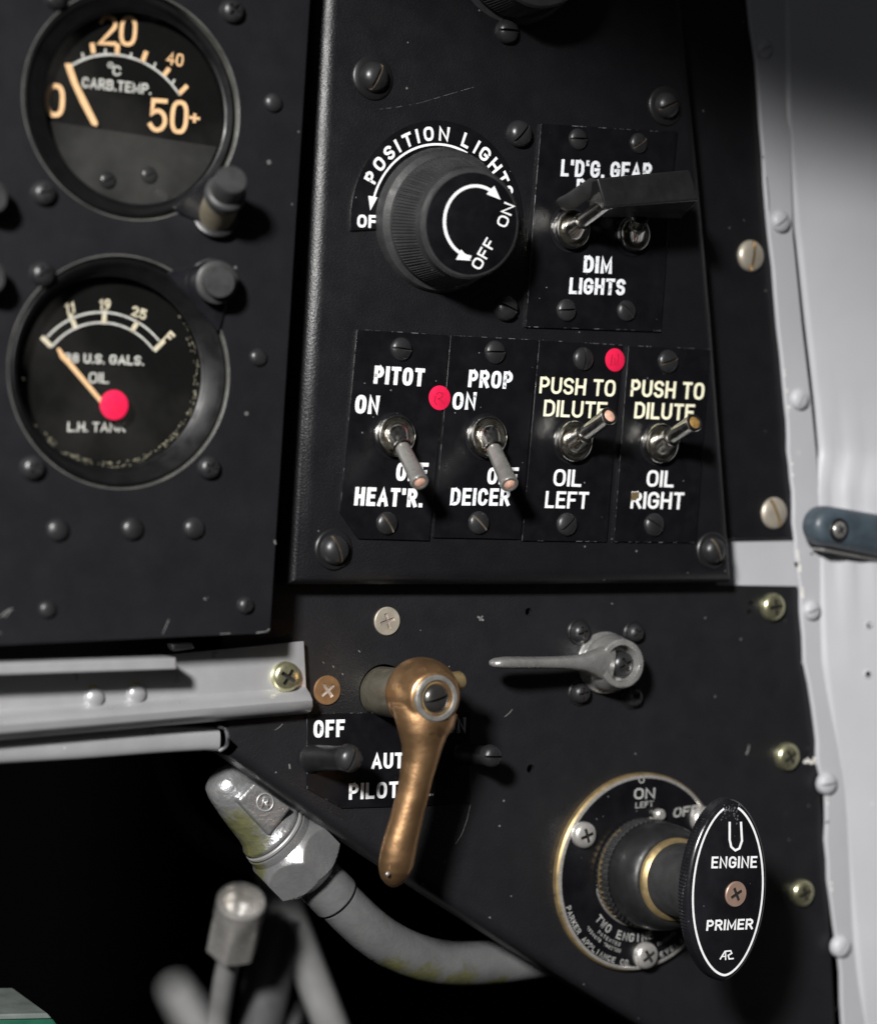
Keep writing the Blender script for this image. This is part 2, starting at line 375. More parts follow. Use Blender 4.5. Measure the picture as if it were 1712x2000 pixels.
# ------------------------------------------------------------------ stroke lettering
def arc(cx, cy, rx, ry, a0, a1, n=9): return [(cx + rx * cos(radians(a0 + (a1 - a0) * i / n)), cy + ry * sin(radians(a0 + (a1 - a0) * i / n))) for i in range(n + 1)]
def sup(n=28, p=2.7): return [(.5 + .5 * math.copysign(abs(cos(t)) ** (2 / p), cos(t)), .5 + .5 * math.copysign(abs(sin(t)) ** (2 / p), sin(t))) for t in [2 * pi * i / n for i in range(n + 1)]]
O_ = (sup(), True)
def op(p): return (p, False)
S_ = arc(.5, .75, .5, .25, 20, 180, 8) + arc(.5, .75, .5, .25, 180, 265, 5)[1:] + arc(.5, .25, .5, .25, 85, 0, 5) + arc(.5, .25, .5, .25, 0, -160, 8)[1:]
G = {
 'A': (.72, [op([(0, 0), (.5, 1), (1, 0)]), op([(.2, .3), (.8, .3)])]),
 'B': (.62, [op([(0, 0), (0, 1)] + [(.55, 1)] + arc(.55, .77, .4, .23, 90, -90, 8) + [(0, .54)]), op([(.5, .54)] + arc(.55, .27, .45, .27, 90, -90, 8) + [(0, 0)])]),
 'C': (.62, [op(arc(.5, .7, .5, .3, 15, 180, 9) + arc(.5, .3, .5, .3, 180, 345, 9))]),
 'D': (.64, [([(0, 0), (0, 1), (.45, 1)] + arc(.45, .65, .55, .35, 90, 0, 7) + arc(.45, .35, .55, .35, 0, -90, 7), True)]),
 'E': (.54, [op([(1, 1), (0, 1), (0, 0), (1, 0)]), op([(0, .52), (.85, .52)])]),
 'F': (.52, [op([(1, 1), (0, 1), (0, 0)]), op([(0, .5), (.82, .5)])]),
 'G': (.66, [op(arc(.5, .7, .5, .3, 15, 180, 9) + arc(.5, .3, .5, .3, 180, 355, 9) + [(1, .46), (.6, .46)])]),
 'H': (.64, [op([(0, 0), (0, 1)]), op([(1, 0), (1, 1)]), op([(0, .5), (1, .5)])]),
 'I': (.0, [op([(.5, 0), (.5, 1)])]),
 'K': (.64, [op([(0, 0), (0, 1)]), op([(1, 1), (0, .4)]), op([(.3, .6), (1, 0)])]),
 'L': (.5, [op([(0, 1), (0, 0), (1, 0)])]),
 'M': (.8, [op([(0, 0), (0, 1), (.5, .15), (1, 1), (1, 0)])]),
 'N': (.66, [op([(0, 0), (0, 1), (1, 0), (1, 1)])]),
 'O': (.66, [O_]), '0': (.56, [O_]),
 'P': (.58, [op([(0, 0), (0, 1), (.5, 1)] + arc(.5, .72, .5, .28, 90, -90, 9) + [(0, .44)])]),
 'R': (.62, [op([(0, 0), (0, 1), (.5, 1)] + arc(.5, .74, .48, .26, 90, -90, 9) + [(0, .48)]), op([(.5, .48), (1, 0)])]),
 'S': (.6, [op(S_)]),
 'T': (.58, [op([(0, 1), (1, 1)]), op([(.5, 1), (.5, 0)])]),
 'U': (.64, [op([(0, 1), (0, .32)] + arc(.5, .3, .5, .3, 180, 360, 10) + [(1, 1)])]),
 'V': (.68, [op([(0, 1), (.5, 0), (1, 1)])]),
 'W': (.95, [op([(0, 1), (.25, 0), (.5, .85), (.75, 0), (1, 1)])]),
 'Y': (.64, [op([(0, 1), (.5, .45), (1, 1)]), op([(.5, .45), (.5, 0)])]),
 '1': (.2, [op([(0, .8), (1, 1), (1, 0)])]),
 '2': (.6, [op(arc(.5, .72, .5, .28, 165, -30, 9) + [(0, 0), (1, 0)])]),
 '3': (.56, [op(arc(.45, .76, .5, .24, 150, -80, 9)), op(arc(.45, .27, .55, .27, 80, -150, 9))]),
 '4': (.62, [op([(.75, 0), (.75, 1), (0, .3), (1.05, .3)])]),
 '5': (.58, [op([(.95, 1), (.1, 1), (.05, .55)] + arc(.46, .33, .54, .33, 120, -150, 12))]),
 '6': (.58, [op(arc(.5, .3, .5, .3, 120, 480, 18)), op([(.02, .35), (.2, .8), (.7, 1)])]),
 '7': (.55, [op([(0, 1), (1, 1), (.35, 0)])]),
 '8': (.58, [(arc(.5, .76, .44, .24, 0, 345, 16), True), (arc(.5, .27, .5, .27, 0, 345, 16), True)]),
 '9': (.58, [op(arc(.5, .7, .5, .3, 0, 360, 18)), op([(.98, .65), (.8, .2), (.3, 0)])]),
 '+': (.6, [op([(0, .5), (1, .5)]), op([(.5, .12), (.5, .88)])]),
 '.': (.0, [op([(.5, .0), (.5, .02)])]), "'": (.0, [op([(.5, .82), (.5, 1)])]), ' ': (.3, []), '/': (.4, [op([(0, 0), (1, 1)])])}
CNT = [0]
def text_map(mb, s, L, fmap, th=.2, gap=.13, sq=None):
    """letters of height 1 filling length L; fmap(x, y, off) gives the 3-D point"""
    wid = [(G[c][0], th if c != ' ' else 0) for c in s]
    fixed = sum(b for a, b in wid) * 1.0 + gap * (len(s) - 1); flex = sum(max(0, a - th * .0) for a, b in wid if a)
    k = max(.12, (L - fixed) / max(flex, 1e-6)) if flex else 1
    x = 0
    for ch, (a, b) in zip(s, wid):
        W = a * k
        for pts, closed in G[ch][1]:
            CNT[0] += 1
            q = [(x + th / 2 + px * W, th / 2 + py * (1 - th)) for px, py in pts]
            mb.ribbon(q, th, fmap, closed, off=.004 * (CNT[0] % 5))
        x += W + b + gap
def text(mb, s, p0, p1, h, w, lean=.08, th=.2, gap=.12):
    p0 = Vector(p0); p1 = Vector(p1); L = (p1 - p0).length / h
    def fm(x, y, off):
        q = p0 + (p1 - p0) * (x / L); return pix(q.x + lean * h * y, q.y - h * y, w + .05 + off)
    text_map(mb, s, L, fm, th, gap)
def word(parent, mat, *a, **k):
    mb = MB(); text(mb, *a, **k); return part('lettering', mb, M[mat], parent, flat=True)
def marks(parent, name, mat, items, w):
    for pts, wd in items:
        mb = MB(); stroke_px(mb, pts, wd * (.65 if name == 'scratch' else 1), w); part(name, mb, M[mat], parent, flat=True)
def stroke_px(mb, pts, wpx, w, closed=False, cap=.0, off=.05):
    mb.ribbon(pts, wpx, lambda x, y, o: pix(x, y, w + off + o), closed, cap=cap)
def arc_text(mb, items, C, R, hgt, th=.2, inward=False):
    """items: (char, angle clockwise from up in degrees, width/height); letters of height hgt mm standing on radius R"""
    for ch, a, wd in items:
        a = radians(a); t = V(cos(a), -sin(a), 0); r = V(sin(a), cos(a), 0)
        if inward: t, r = -t, -r
        def fm(x, y, off, t=t, r=r):
            base = C + r * (R if not inward else -R)
            return base + t * ((x - wd / 2) * hgt) + r * (y * hgt) + Z3 * (.05 + off)
        text_map(mb, ch, wd, fm, th, 0)
def circ(c, r, n=48, k=1): return [(c.x + r * cos(2 * pi * i / n), c.y + r * sin(2 * pi * i / n)) for i in range(n)]
def P2(pts, w): return [(lambda q: (q.x, q.y))(pix(x, y, w)) for x, y in pts]
WS, WP, WG = 10.0, 10.8, 18.0               # switch panel face, placard face, gauge panel face
# ================================================================== large structure
mb = MB(); c = pix(700, 1100, -330)
mb.box(c, (V(1, 0, 0), V(0, 1, 0), Z3), (600, 600, 2))
single('bulkhead', mb, M['void'], None, None, c, kind='structure')
# lower panel
t = thing('lower_panel', 'black sheet metal panel at lower right carrying the bronze lever and primer pump', 'panel', pix(1100, 1600, 0))
diag = [(x + 15, y - 24) for x, y in ((450, 1482), (600, 1590), (740, 1687), (900, 1792), (1060, 1893), (1330, 2062), (1990, 2475))]
outer = [(430, 1120), (1385, 1120), (1400, 1143), (1556, 1145), (1572, 1300), (1597, 1500), (1608, 1650), (1615, 1750), (1632, 2062), (1680, 2500)] + diag[::-1] + [(446, 1440)]
holes = []
for x, y, r in ((1032, 1195, 8), (1036, 1502, 9), (1466, 1178, 5), (1463, 1196, 5)):
    holes.append(circ(pix(x, y, 0), mm(r, x, y), 16)[::-1])
hc = pix(748, 1350, 0); holes.append(circ(hc, mm(53, 748, 1350), 40)[::-1])
mb = MB(); mb.prism(P2(outer, 0), -1.6, 0, holes)
part('panel_sheet', mb, M['panel_low'], t)
mb = MB(); rows = []
dp = [pix(x, y, 0) for x, y in diag]; dirv = (dp[-1] - dp[0]).normalized(); nv = V(dirv.y, -dirv.x, 0)
if nv.x > 0: nv = -nv
for q in dp:
    row = [q + nv * 3.2 * sin(a) + Z3 * (-.02 - 3.2 * (1 - cos(a))) for a in [i * pi / 16 for i in range(9)]] + [q + nv * 3.2 - Z3 * 14]
    rows.append(row)
mb.grid(rows, closed=False); part('rolled_flange', mb, M['panel_low'], t)
screw(t, 755, 1213, 0, 28, 20, 'flat_cross', 'tan', 'rustcut')
screw(t, 638, 1348, 0, 29, 40, 'flat_cross', 'rust', 'rustcut', )
for x, y, r, a in ((1505, 1185, 27, 10), (1533, 1477, 27, 35), (1562, 1743, 26, 20)): screw(t, x, y, 0, r, a, 'pan_cross', 'zinc', 'slot')
marks(t, 'scratch', 'scratch', (([(918, 1572), (912, 1600), (902, 1628), (890, 1648)], 1.6), ([(1462, 1455), (1460, 1466), (1456, 1474)], 5), ([(565, 1492), (566, 1502)], 5),
                ([(1000, 1385), (995, 1392), (985, 1400)], 2), ([(870, 1680), (866, 1686)], 2), ([(552, 1414), (545, 1421), (537, 1426)], 1.4), ([(932, 1204), (944, 1212)], 6), ([(936, 1212), (942, 1203)], 5),
                ([(700, 1270), (703, 1274)], 3), ([(630, 1292), (633, 1296)], 2.5), ([(650, 1300), (652, 1304)], 3), ([(668, 1315), (670, 1318)], 3), ([(820, 1230), (822, 1232)], 2), ([(1193, 1178), (1196, 1180)], 3)), 0)
for k in range(9):
    x = 1568 + k * 3.2; y = 1488 + random.gauss(0, 3); marks(t, 'paint_chip', 'whitechip', [([(x, y), (x + 4, y + random.uniform(-3, 3))], 6)], 0)
for k in range(4):
    x = 1566 + random.random() * 8; y = 1278 + k * 7; marks(t, 'paint_chip', 'whitechip', [([(x, y), (x + 3, y + 4)], 6)], 0)
# backing panel right of the switch panel
t = thing('backing_panel', 'narrow black panel strip between switch panel and white frame with two pale slotted screws', 'panel', pix(1470, 600, 0))
mb = MB(); mb.prism(P2([(1250, -560), (1440, -560), (1476, 120), (1500, 460), (1536, 790), (1546, 960), (1548, 1051), (1250, 1056)], 0), -1.5, 0)
part('panel_sheet', mb, M['panel'], t, bevel=.25)
screw(t, 1464, 500, 0, 31, 86, 'dome_slot', 'tan', 'brass', squash=.9)
screw(t, 1510, 1002, 0, 31, -62, 'dome_slot', 'tan', 'brass', squash=.7)
mb = MB(); mb.prism(P2([(1250, 1040), (1606, 1040), (1606, 1160), (1250, 1160)], -2), -5, -2)
single('crossmember', mb, M['whitewall'], 'short bare white painted crossmember showing between the two black panels', 'crossmember', pix(1490, 1100, -2), bevel=.3)
# white frame strip + skin
Ledge = [(1390, -560), (1448, -80), (1476, 120), (1490, 300), (1503, 460), (1520, 640), (1535, 790), (1540, 880), (1547, 960), (1551, 1050), (1562, 1146), (1572, 1290), (1592, 1420), (1598, 1500), (1612, 1545), (1612, 1640), (1622, 1760), (1640, 1900), (1650, 2070), (1690, 2500)]
Redge = [(1512, -560), (1536, -80), (1541, 120), (1545, 300), (1549, 460), (1567, 640), (1585, 790), (1594, 880), (1600, 960), (1604, 1050), (1608, 1146), (1614, 1290), (1632, 1420), (1643, 1500), (1650, 1545), (1657, 1640), (1669, 1760), (1682, 1900), (1700, 2070), (1745, 2500)]
def lerp_edge(E, y):
    for (xa, ya), (xb, yb) in zip(E, E[1:]):
        if ya <= y <= yb: return xa + (xb - xa) * (y - ya) / (yb - ya)
    return E[-1][0]
def jit(pts, a, n=3):
    out = []
    for (x0, y0), (x1, y1) in zip(pts, pts[1:]):
        for k in range(n): out.append((x0 + (x1 - x0) * k / n + random.uniform(-a, a), y0 + (y1 - y0) * k / n))
    return out + [pts[-1]]
t = thing('frame_strip', 'vertical grey white painted metal strip with round screws between black panels and skin', 'metal strip', pix(1570, 1000, 3))
mb = MB(); mb.prism(P2(jit(Ledge, 2.0) + Redge[::-1], 1.7), .05, 1.7)
part('strip', mb, M['whitewall'], t, bevel=.5, seg=3)
for x, y, r, a in ((1490, 95, 20, 30), (1522, 433, 22, 40), (1559, 780, 21, 70), (1583, 1192, 20, 20), (1613, 1530, 22, 10), (1640, 1848, 22, 50)):
    screw(t, x, y, 1.7, r, a, 'round_slot', 'whitewall', 'whitewall', squash=.8)
for k in range(16):
    y = random.choice((random.uniform(700, 930), random.uniform(1540, 1760), random.uniform(1000, 1160)))
    marks(t, 'paint_chip', 'whitechip', [([(lerp_edge(Ledge, y) + 3, y), (lerp_edge(Ledge, y) + 4, y + random.uniform(4, 18))], random.uniform(2, 6))], 1.72)
marks(t, 'dark_speck', 'slot', [([(1583, 1080), (1585, 1084)], 4), ([(1610, 1298), (1611, 1300)], 3), ([(1614, 1604), (1616, 1607)], 6), ([(1633, 1968), (1636, 1972)], 7), ([(1489, 305), (1490, 307)], 4), ([(1496, 345), (1500, 380), (1501, 412)], 1.5), ([(1552, 1098), (1556, 1106)], 6)], 1.72)
# fuselage skin
rows = []
NY, NX = 190, 70
for i in range(NY + 1):
    y = -560 + 3060 * i / NY; gp_ = max(0, min(1, (y - 230) / 240)) * max(0, min(1, (945 - y) / 60)); p = pix(lerp_edge(Redge, y) - 12 + gp_ * 15.5, y, 1 - 1.5 * gp_); row = []
    for j in range(NX + 1):
        s = j / NX * 170
        q = p + V(s * .95, 0, s * .3 + .0015 * s * s)
        dent = .95 * math.exp(-((y - 1010) / 170) ** 2) * sin(s * .75 + y * .006) * math.exp(-((s - 9) / 8) ** 2) + .35 * sin(y * .011 + s * .1) * math.exp(-(s / 20) ** 2) + .5 * math.exp(-((y - 1130) / 110) ** 2) * math.exp(-((s - 17 - (y - 1000) * .02) / 2.2) ** 2)
        row.append(q + V(-.3, 0, .954) * dent)
    rows.append(row)
t = thing('fuselage_skin', 'smooth grey white painted side wall with buckles and two small holes at right', 'wall', pix(1690, 1000, 5))
mb = MB(); mb.grid(rows, closed=False); part('skin_sheet', mb, M['whitewall'], t, solid=.8, ang=60)
def on_skin(x, y):
    p = pix(lerp_edge(Redge, y) - 12, y, 1); n = V(-.3, 0, .954); d = pix(x, y, 0) - CAM
    k = (p - CAM).dot(n) / d.dot(n); return CAM + d * k
for x, y, r in ((1694, 1220, 9), (1691, 1316, 8)):
    mb = MB(); c = on_skin(x, y); n = V(-.3, 0, .954)
    mb.lathe(c + n * .75, n, [(1.5 * r / 8, -.3), (1.25 * r / 8, .35), (.9 * r / 8, .45), (.75 * r / 8, .2)], 20); part('dimple', mb, M['whitewall'], t)
    mb = MB(); mb.lathe(c + n * .85, n, [(.95 * r / 8, .3), (.6 * r / 8, .12), (0, .1)], 14); part('hole', mb, M['void'], t)
# switch panel box
t = thing('console_panel', 'raised black box panel in the centre carrying the knob and toggle switches', 'switch panel', pix(1000, 600, 0))
face = [(664, -560), (630, 0), (603, 560), (570, 1143), (1000, 1143), (1437, 1139), (1398, 620), (1372, 330), (1345, 60), (1283, -560)]
mb = MB(); mb.rounded(P2(face, WS), .2, WS, 4.6); part('box', mb, M['panel'], t, ang=50)
for x, y, r, wsh, a, m2 in ((727, 152, 31, 43, 68, 'slotworn'), (1297, 207, 27, 38, 28, 'slotworn'), (650, 1073, 31, 40, -66, 'slotworn'), (1388, 1075, 27, 36, -64, 'slotworn')):
    screw(t, x, y, WS, r, a, 'round_slot', 'screw', m2, washer=wsh, squash=1.15)
for x, y, r, a in ((1012, 262, 27, 52), (985, 602, 26, -18), (988, 62, 25, 5)): screw(t, x, y, WS, r, a, 'round_slot', 'screw', 'slot')
mb = MB()
stroke_px(mb, [(735, 214), (770, 210), (820, 201), (870, 186), (925, 170)], .7, WS)
part('scratches', mb, M['edge'], t, flat=True)
# gauge panel
GC1 = pix(262, 205, WG); GC2 = pix(238, 727, WG)
R1 = mm(222, 262, 205, WG); R2 = mm(226, 238, 727, WG)
t = BYNAME['gauge_panel'] = thing('gauge_panel', 'flat black riveted instrument panel at left holding the round gauges', 'instrument panel', pix(300, 600, WG))
gp = [(-700, -620), (650, -620), (605, 0), (567, 600), (527, 1232), (521, 1237), (350, 1244), (-700, 1292)]
mb = MB(); mb.prism(P2(gp, WG), WG - 2.5, WG, [circ(GC1, R1, 64)[::-1], circ(GC2, R2, 64)[::-1]])
part('panel_sheet', mb, M['panel_front'], t)
for x, y, r, a in ((452, 22, 25, 50), (85, 378, 25, 10), (82, 535, 25, 30), (63, 914, 25, -30), (407, 914, 23, 60), (108, -2, 22, 20)): screw(t, x, y, WG, r, a, 'round_cross', 'screw', 'screw')
for x, y, r in ((533, 201, 19), (504, 698, 18), (113, 1035, 23), (258, 1033, 23), (378, 1032, 22), (93, 1190, 18)): screw(t, x, y, WG, r, 0, 'dome_none', 'screw', 'slot', squash=1.2)
screw(t, 478, 1182, WG, 17, 75, 'round_slot', 'screw', 'slot')
marks(t, 'scratch', 'scratch', (([(2, 1205), (10, 1196), (22, 1190)], 5), ([(10, 1205), (25, 1188)], 3), ([(330, 1210), (318, 1238)], 2.5), ([(399, 1168), (402, 1172)], 4), ([(500, 1236), (521, 1233), (526, 1228)], 3.5), ([(430, 1238), (450, 1237)], 2), ([(536, 1055), (538, 1063)], 4), ([(382, 1043), (386, 1039)], 7)), WG)
# ================================================================== gauges
def gauge(name, label, C, R, wb, sunk, glassR, dx=0):
    """C centre on panel face, R outer bezel radius"""
    t = thing(name, label, 'gauge', C)
    mb = MB()
    mb.lathe(C, Z3, [(R * .93, -30), (R * .995, -3), (R * .995, -1.4), (R * .985, -.7), (R * .965, -.3), (R * .94, -.5), (R * .925, -1.2), (glassR + 1.2, -sunk + 1.2, dx), (glassR + .3, -sunk + .3, dx), (glassR - .3, -sunk, dx)], 96)
    part('bezel', mb, M['bezel'], t); C = C + V(dx, 0, 0)
    # glass as one thin sheet
    mb = MB(); mb.lathe(C - Z3 * (sunk - .0), Z3, [(glassR, 0), (glassR * .7, .2), (glassR * .35, .34), (0, .4)], 72)
    part('glass', mb, M['glass'], t)
    mb = MB(); mb.lathe(C - Z3 * (sunk + 3.5), Z3, [(glassR + .3, 4), (glassR + .3, 0), (0, 0)], 72)
    part('dial', mb, M['dial'], t); return t
g1 = gauge('temperature_gauge', 'round carburettor temperature gauge with large cream 20 and 50+ numerals', GC1 + V(-.6, 0, 0), mm(222, 262, 205, WG), 4.2, 3.6, mm(190, 262, 205, WG), 2.7)
WD1 = WG - 7.0
ln = MB(); ow = MB()
word(g1, 'orange', '20', (191, 88), (266, 91), 60, WD1, .06, .13, .08); word(g1, 'orange', '50', (289, 257), (366, 263), 66, WD1, .06, .13, .08)
word(g1, 'orange', '40', (324, 125), (357, 131), 25, WD1, .12, .15, .1); word(g1, 'orange', '0', (88, 228), (126, 230), 66, WD1, .03, .14)
word(g1, 'orange', '+', (369, 240), (390, 243), 22, WD1, .06, .26, .1)
def circle3(a, b, c):
    ax, ay = a; bx, by = b; cx_, cy_ = c; d = 2 * (ax * (by - cy_) + bx * (cy_ - ay) + cx_ * (ay - by))
    ux = ((ax * ax + ay * ay) * (by - cy_) + (bx * bx + by * by) * (cy_ - ay) + (cx_ ** 2 + cy_ ** 2) * (ay - by)) / d
    uy = ((ax * ax + ay * ay) * (cx_ - bx) + (bx * bx + by * by) * (ax - cx_) + (cx_ ** 2 + cy_ ** 2) * (bx - ax)) / d
    return ux, uy, hypot(ax - ux, ay - uy)
def arc_px(mb, a, b, c, wpx, w, n=40):
    A, B, Cc = [(lambda q: (q.x, q.y))(pix(*p, w)) for p in (a, b, c)]
    ux, uy, r = circle3(A, B, Cc); a0 = atan2(A[1] - uy, A[0] - ux); a1 = atan2(Cc[1] - uy, Cc[0] - ux)
    if a0 < a1: a0 += 2 * pi
    th = mm(wpx, b[0], b[1], w)
    mb.ribbon([(ux + r * cos(a0 + (a1 - a0) * i / n), uy + r * sin(a0 + (a1 - a0) * i / n)) for i in range(n + 1)], th, lambda x, y, o: V(x, y, w + .05 + o), cap=0)
    return ux, uy, r
arc_px(ln, (134, 132), (226, 107), (351, 186), 4.5, WD1)
for x0, y0, x1, y1 in ((180, 84, 183, 104), (230, 85, 229, 108), (286, 100, 278, 122), (331, 133, 318, 150), (366, 167, 349, 184)): stroke_px(ow, [(x0, y0), (x1, y1)], 9, WD1)
for x0, y0, x1, y1 in ((161, 103, 163, 113), (206, 95, 206, 105), (257, 103, 255, 113), (304, 122, 300, 133), (341, 155, 336, 165)): stroke_px(ln, [(x0, y0), (x1, y1)], 4, WD1)
word(g1, 'dialwhite', 'CARB.TEMP.', (160, 171), (295, 185), 21, WD1, .06, .17, .1); word(g1, 'dialwhite', 'C', (220, 147), (236, 149), 20, WD1, .06, .17)
mb2 = [(216 + 4.5 * cos(a * pi / 6), 127 + 4.5 * sin(a * pi / 6)) for a in range(12)]; stroke_px(ln, mb2, 2.5, WD1, closed=True)
part('dial_marking', ln, M['dialwhite'], g1, flat=True); part('luminous_marking', ow, M['orange'], g1, flat=True)
mb = MB(); cg = GC1 + V(2.1, 0, 0); q0 = pix(100, 234, WD1); q1 = pix(392, 274, WD1)
rr = mm(189, 262, 205, WG); poly = []
for i in range(61):
    a = pi * .9 + i / 60 * 1.2 * pi; x = cg.x + rr * cos(a); y = cg.y + rr * sin(a)
    lim = q0.y + (q1.y - q0.y) * (x - q0.x) / (q1.x - q0.x)
    if y <= lim: poly.append((x, y))
mb.prism(poly, WD1 + .02, WD1 + .6); part('dial_mask', mb, M['dialgrey'], g1)
for x, y in ((210, 352), (291, 342)): screw(g1, x, y, WD1 + .6, 17, 30, 'dome_slot', 'screw', 'slot')
mb = MB(); nd = [(134, 131), (150, 170), (166, 205), (186, 245)]
mb.prism(P2([(128, 124), (140, 124), (152, 160), (172, 200), (192, 240), (190, 247), (181, 244), (158, 200), (140, 160), (132, 138)], WD1 + 1.6), WD1 + 1.1, WD1 + 1.6)
part('pointer', mb, M['orange'], g1, bevel=.1)
g2 = gauge('oil_gauge', 'round oil quantity gauge below the temperature gauge with a slim cream pointer', GC2, mm(226, 238, 727, WG), 5.5, 4.0, mm(191, 238, 727, WG), -1.0)
WD2 = WG - 7.4
ln = MB(); bf = MB(); tx = MB()
arc_px(ln, (101, 678), (202, 630), (301, 685), 4, WD2); arc_px(ln, (92, 659), (205, 610), (311, 666), 4, WD2)
for x0, y0, x1, y1 in ((82, 658, 101, 677), (137, 613, 149, 643), (205, 606, 203, 633), (270, 627, 257, 648), (321, 665, 301, 685)): stroke_px(bf, [(x0, y0), (x1, y1)], 9, WD2)
for a_ in (('11', (129, 614), (147, 611), 22, WD2, -.1, .2, .16), ('19', (194, 605), (216, 605), 21, WD2, .03, .2, .12), ('25', (256, 616), (284, 626), 20, WD2, .2, .2, .1), ('F', (318, 662), (328, 672), 17, WD2, .9, .24)): word(g2, 'buff', *a_)
for a_ in (('38 U.S. GALS.', (126, 708), (281, 714), 19, WD2, .05, .19, .11), ('OIL', (173, 748), (213, 749), 21, WD2, .03, .16, .12), ('L.H. TANK', (132, 843), (245, 844), 19, WD2, .03, .18, .11)): word(g2, 'dialwhite', *a_)
part('dial_marking', ln, M['dialwhite'], g2, flat=True); part('luminous_marking', bf, M['buff'], g2, flat=True)
mb = MB(); mb.prism(P2([(112, 680), (118, 680), (125, 690), (137, 703), (206, 786), (211, 796), (205, 798), (131, 711), (119, 699)], WD2 + 1.8), WD2 + 1.3, WD2 + 1.8)
part('pointer', mb, M['orange'], g2, bevel=.1)
mb = MB(); mb.lathe(pix(216, 789, WD2 + .5), Z3, [(2.4, 0), (2.4, 2), (0, 2)], 24); part('hub', mb, M['blacktrim'], g2)
mb = MB(); gr = mm(189, 238, 727, WG)
for k in range(150):
    a = radians(random.choice((random.gauss(-95, 32), random.gauss(-20, 26)))); r = gr * random.uniform(.93, .99); c = GC2 + V(r * cos(a) - 1.0, r * sin(a), -5)
    tt = V(-sin(a), cos(a), 0); nn = V(cos(a), sin(a), 0); l = random.uniform(.1, .55); h = random.uniform(.06, .2)
    mb.add([c + tt * l, c + nn * h, c - tt * l, c - nn * h * .7], [(0, 1, 2, 3)])
part('seal_flakes', mb, M['dust'], g2, flat=True)
for Cq, Rq in ((GC1, R1), (GC2, R2)):
    mb = MB(); mb.lathe(Cq, Z3, [(Rq - .05, -2.4), (Rq - .05, -.1), (Rq + .25, .06), (Rq + .4, .02)], 96); part('cutout_edge', mb, M['cutout_rim'], BYNAME['gauge_panel'])
# neighbour gauge cut off by the left picture edge
c3 = pix(-186, 160, WG); g3 = gauge('cut_off_gauge', 'sliver of a round gauge bezel at the left picture edge', c3, mm(205, -186, 160, WG), 6, 1.5, mm(170, -186, 160, WG))
# panel lamps
def panel_lamp(label, p0, p1, r0, r1, tan=False):
    t = thing('panel_lamp', label, 'lamp', p0, 'small capped lamps on the gauge panel')
    ax = (p1 - p0); L = ax.length
    mb = MB(); mb.lathe(p0, ax, [(r0 * 1.28, -.6), (r0 * 1.28, .5), (r0 * 1.1, .9)], 32, cap1=True); part('mounting_ring', mb, M['blacktrim'], t)
    mb = MB(); mb.lathe(p0, ax, [(r0, .2), (r0 * 1.0, L * .62)], 32); part('socket', mb, M['brass' if tan else 'rubber'], t)
    mb = MB(); mb.lathe(p0, ax, [(r0 * .98, L * .55), (r0 * 1.12, L * .56), (r0 * 1.12, L * .66), (r0 * 1.02, L * .69), (r1, L * .7), (r1, L * .96), (r1 * .94, L), (0, L)], 40); part('cap', mb, M['rubber'], t)
    return t
M['shaft'] = material('worn_dark_shaft', (.24, .22, .17), .36, metal=.75, var=.35, vscale=160, chip=(.42, .4, .34), chip_scale=220, chip_at=.68)
M['brass2'] = material('dull_tan_socket', (.16, .14, .1), .5, metal=.3, var=.3, vscale=150)
lt = panel_lamp('black capped lamp with a bare tan socket tilted up beside the temperature gauge', pix(421, 424, WG), pix(452, 350, WG + 17), mm(36, 425, 400, WG + 10), mm(32, 450, 350, WG + 17), True)
[c.data.materials.__setitem__(0, M['brass2']) for c in lt.children if c.name.startswith('socket')]
panel_lamp('black capped lamp pointing straight out beside the oil gauge', pix(414, 552, WG), pix(430, 551, WG + 8), mm(37, 420, 550, WG), mm(31, 430, 550, WG + 8))
panel_lamp('upper of two lamps half cut off at the left picture edge', pix(-28, 388, WG), pix(-12, 388, WG + 8), mm(32, 0, 388, WG), mm(28, 0, 388, WG + 8))
panel_lamp('lower of two lamps half cut off at the left picture edge', pix(-32, 545, WG), pix(-17, 545, WG + 8), mm(32, 0, 545, WG), mm(28, 0, 545, WG + 8))
def lug(t, C, x, y, R, r):
    """cast lug joining the bezel to its lamp"""
    mb = MB(); q = pix(x, y, WG); d = (q - C); d.z = 0; dn = d.normalized(); pn = V(-dn.y, dn.x, 0)
    a = [C + dn * R * .9 + pn * r * 1.9, C + dn * R * .98 + pn * r * 1.75, q + pn * r * 1.25 * .9, q + dn * r * .5 + pn * r, q + dn * r * 1.05, q + dn * r * .5 - pn * r, q - pn * r * 1.25 * .9, C + dn * R * .98 - pn * r * 1.75, C + dn * R * .9 - pn * r * 1.9]
    mb.prism([(p.x, p.y) for p in a], WG + .02, WG + .9); part('lug', mb, M['gloss'], t, bevel=.4, seg=3)
lug(g1, GC1, 416, 408, mm(222, 262, 205, WG), mm(36, 420, 400, WG)); lug(g2, GC2, 414, 552, mm(226, 238, 727, WG), mm(40, 420, 550, WG))
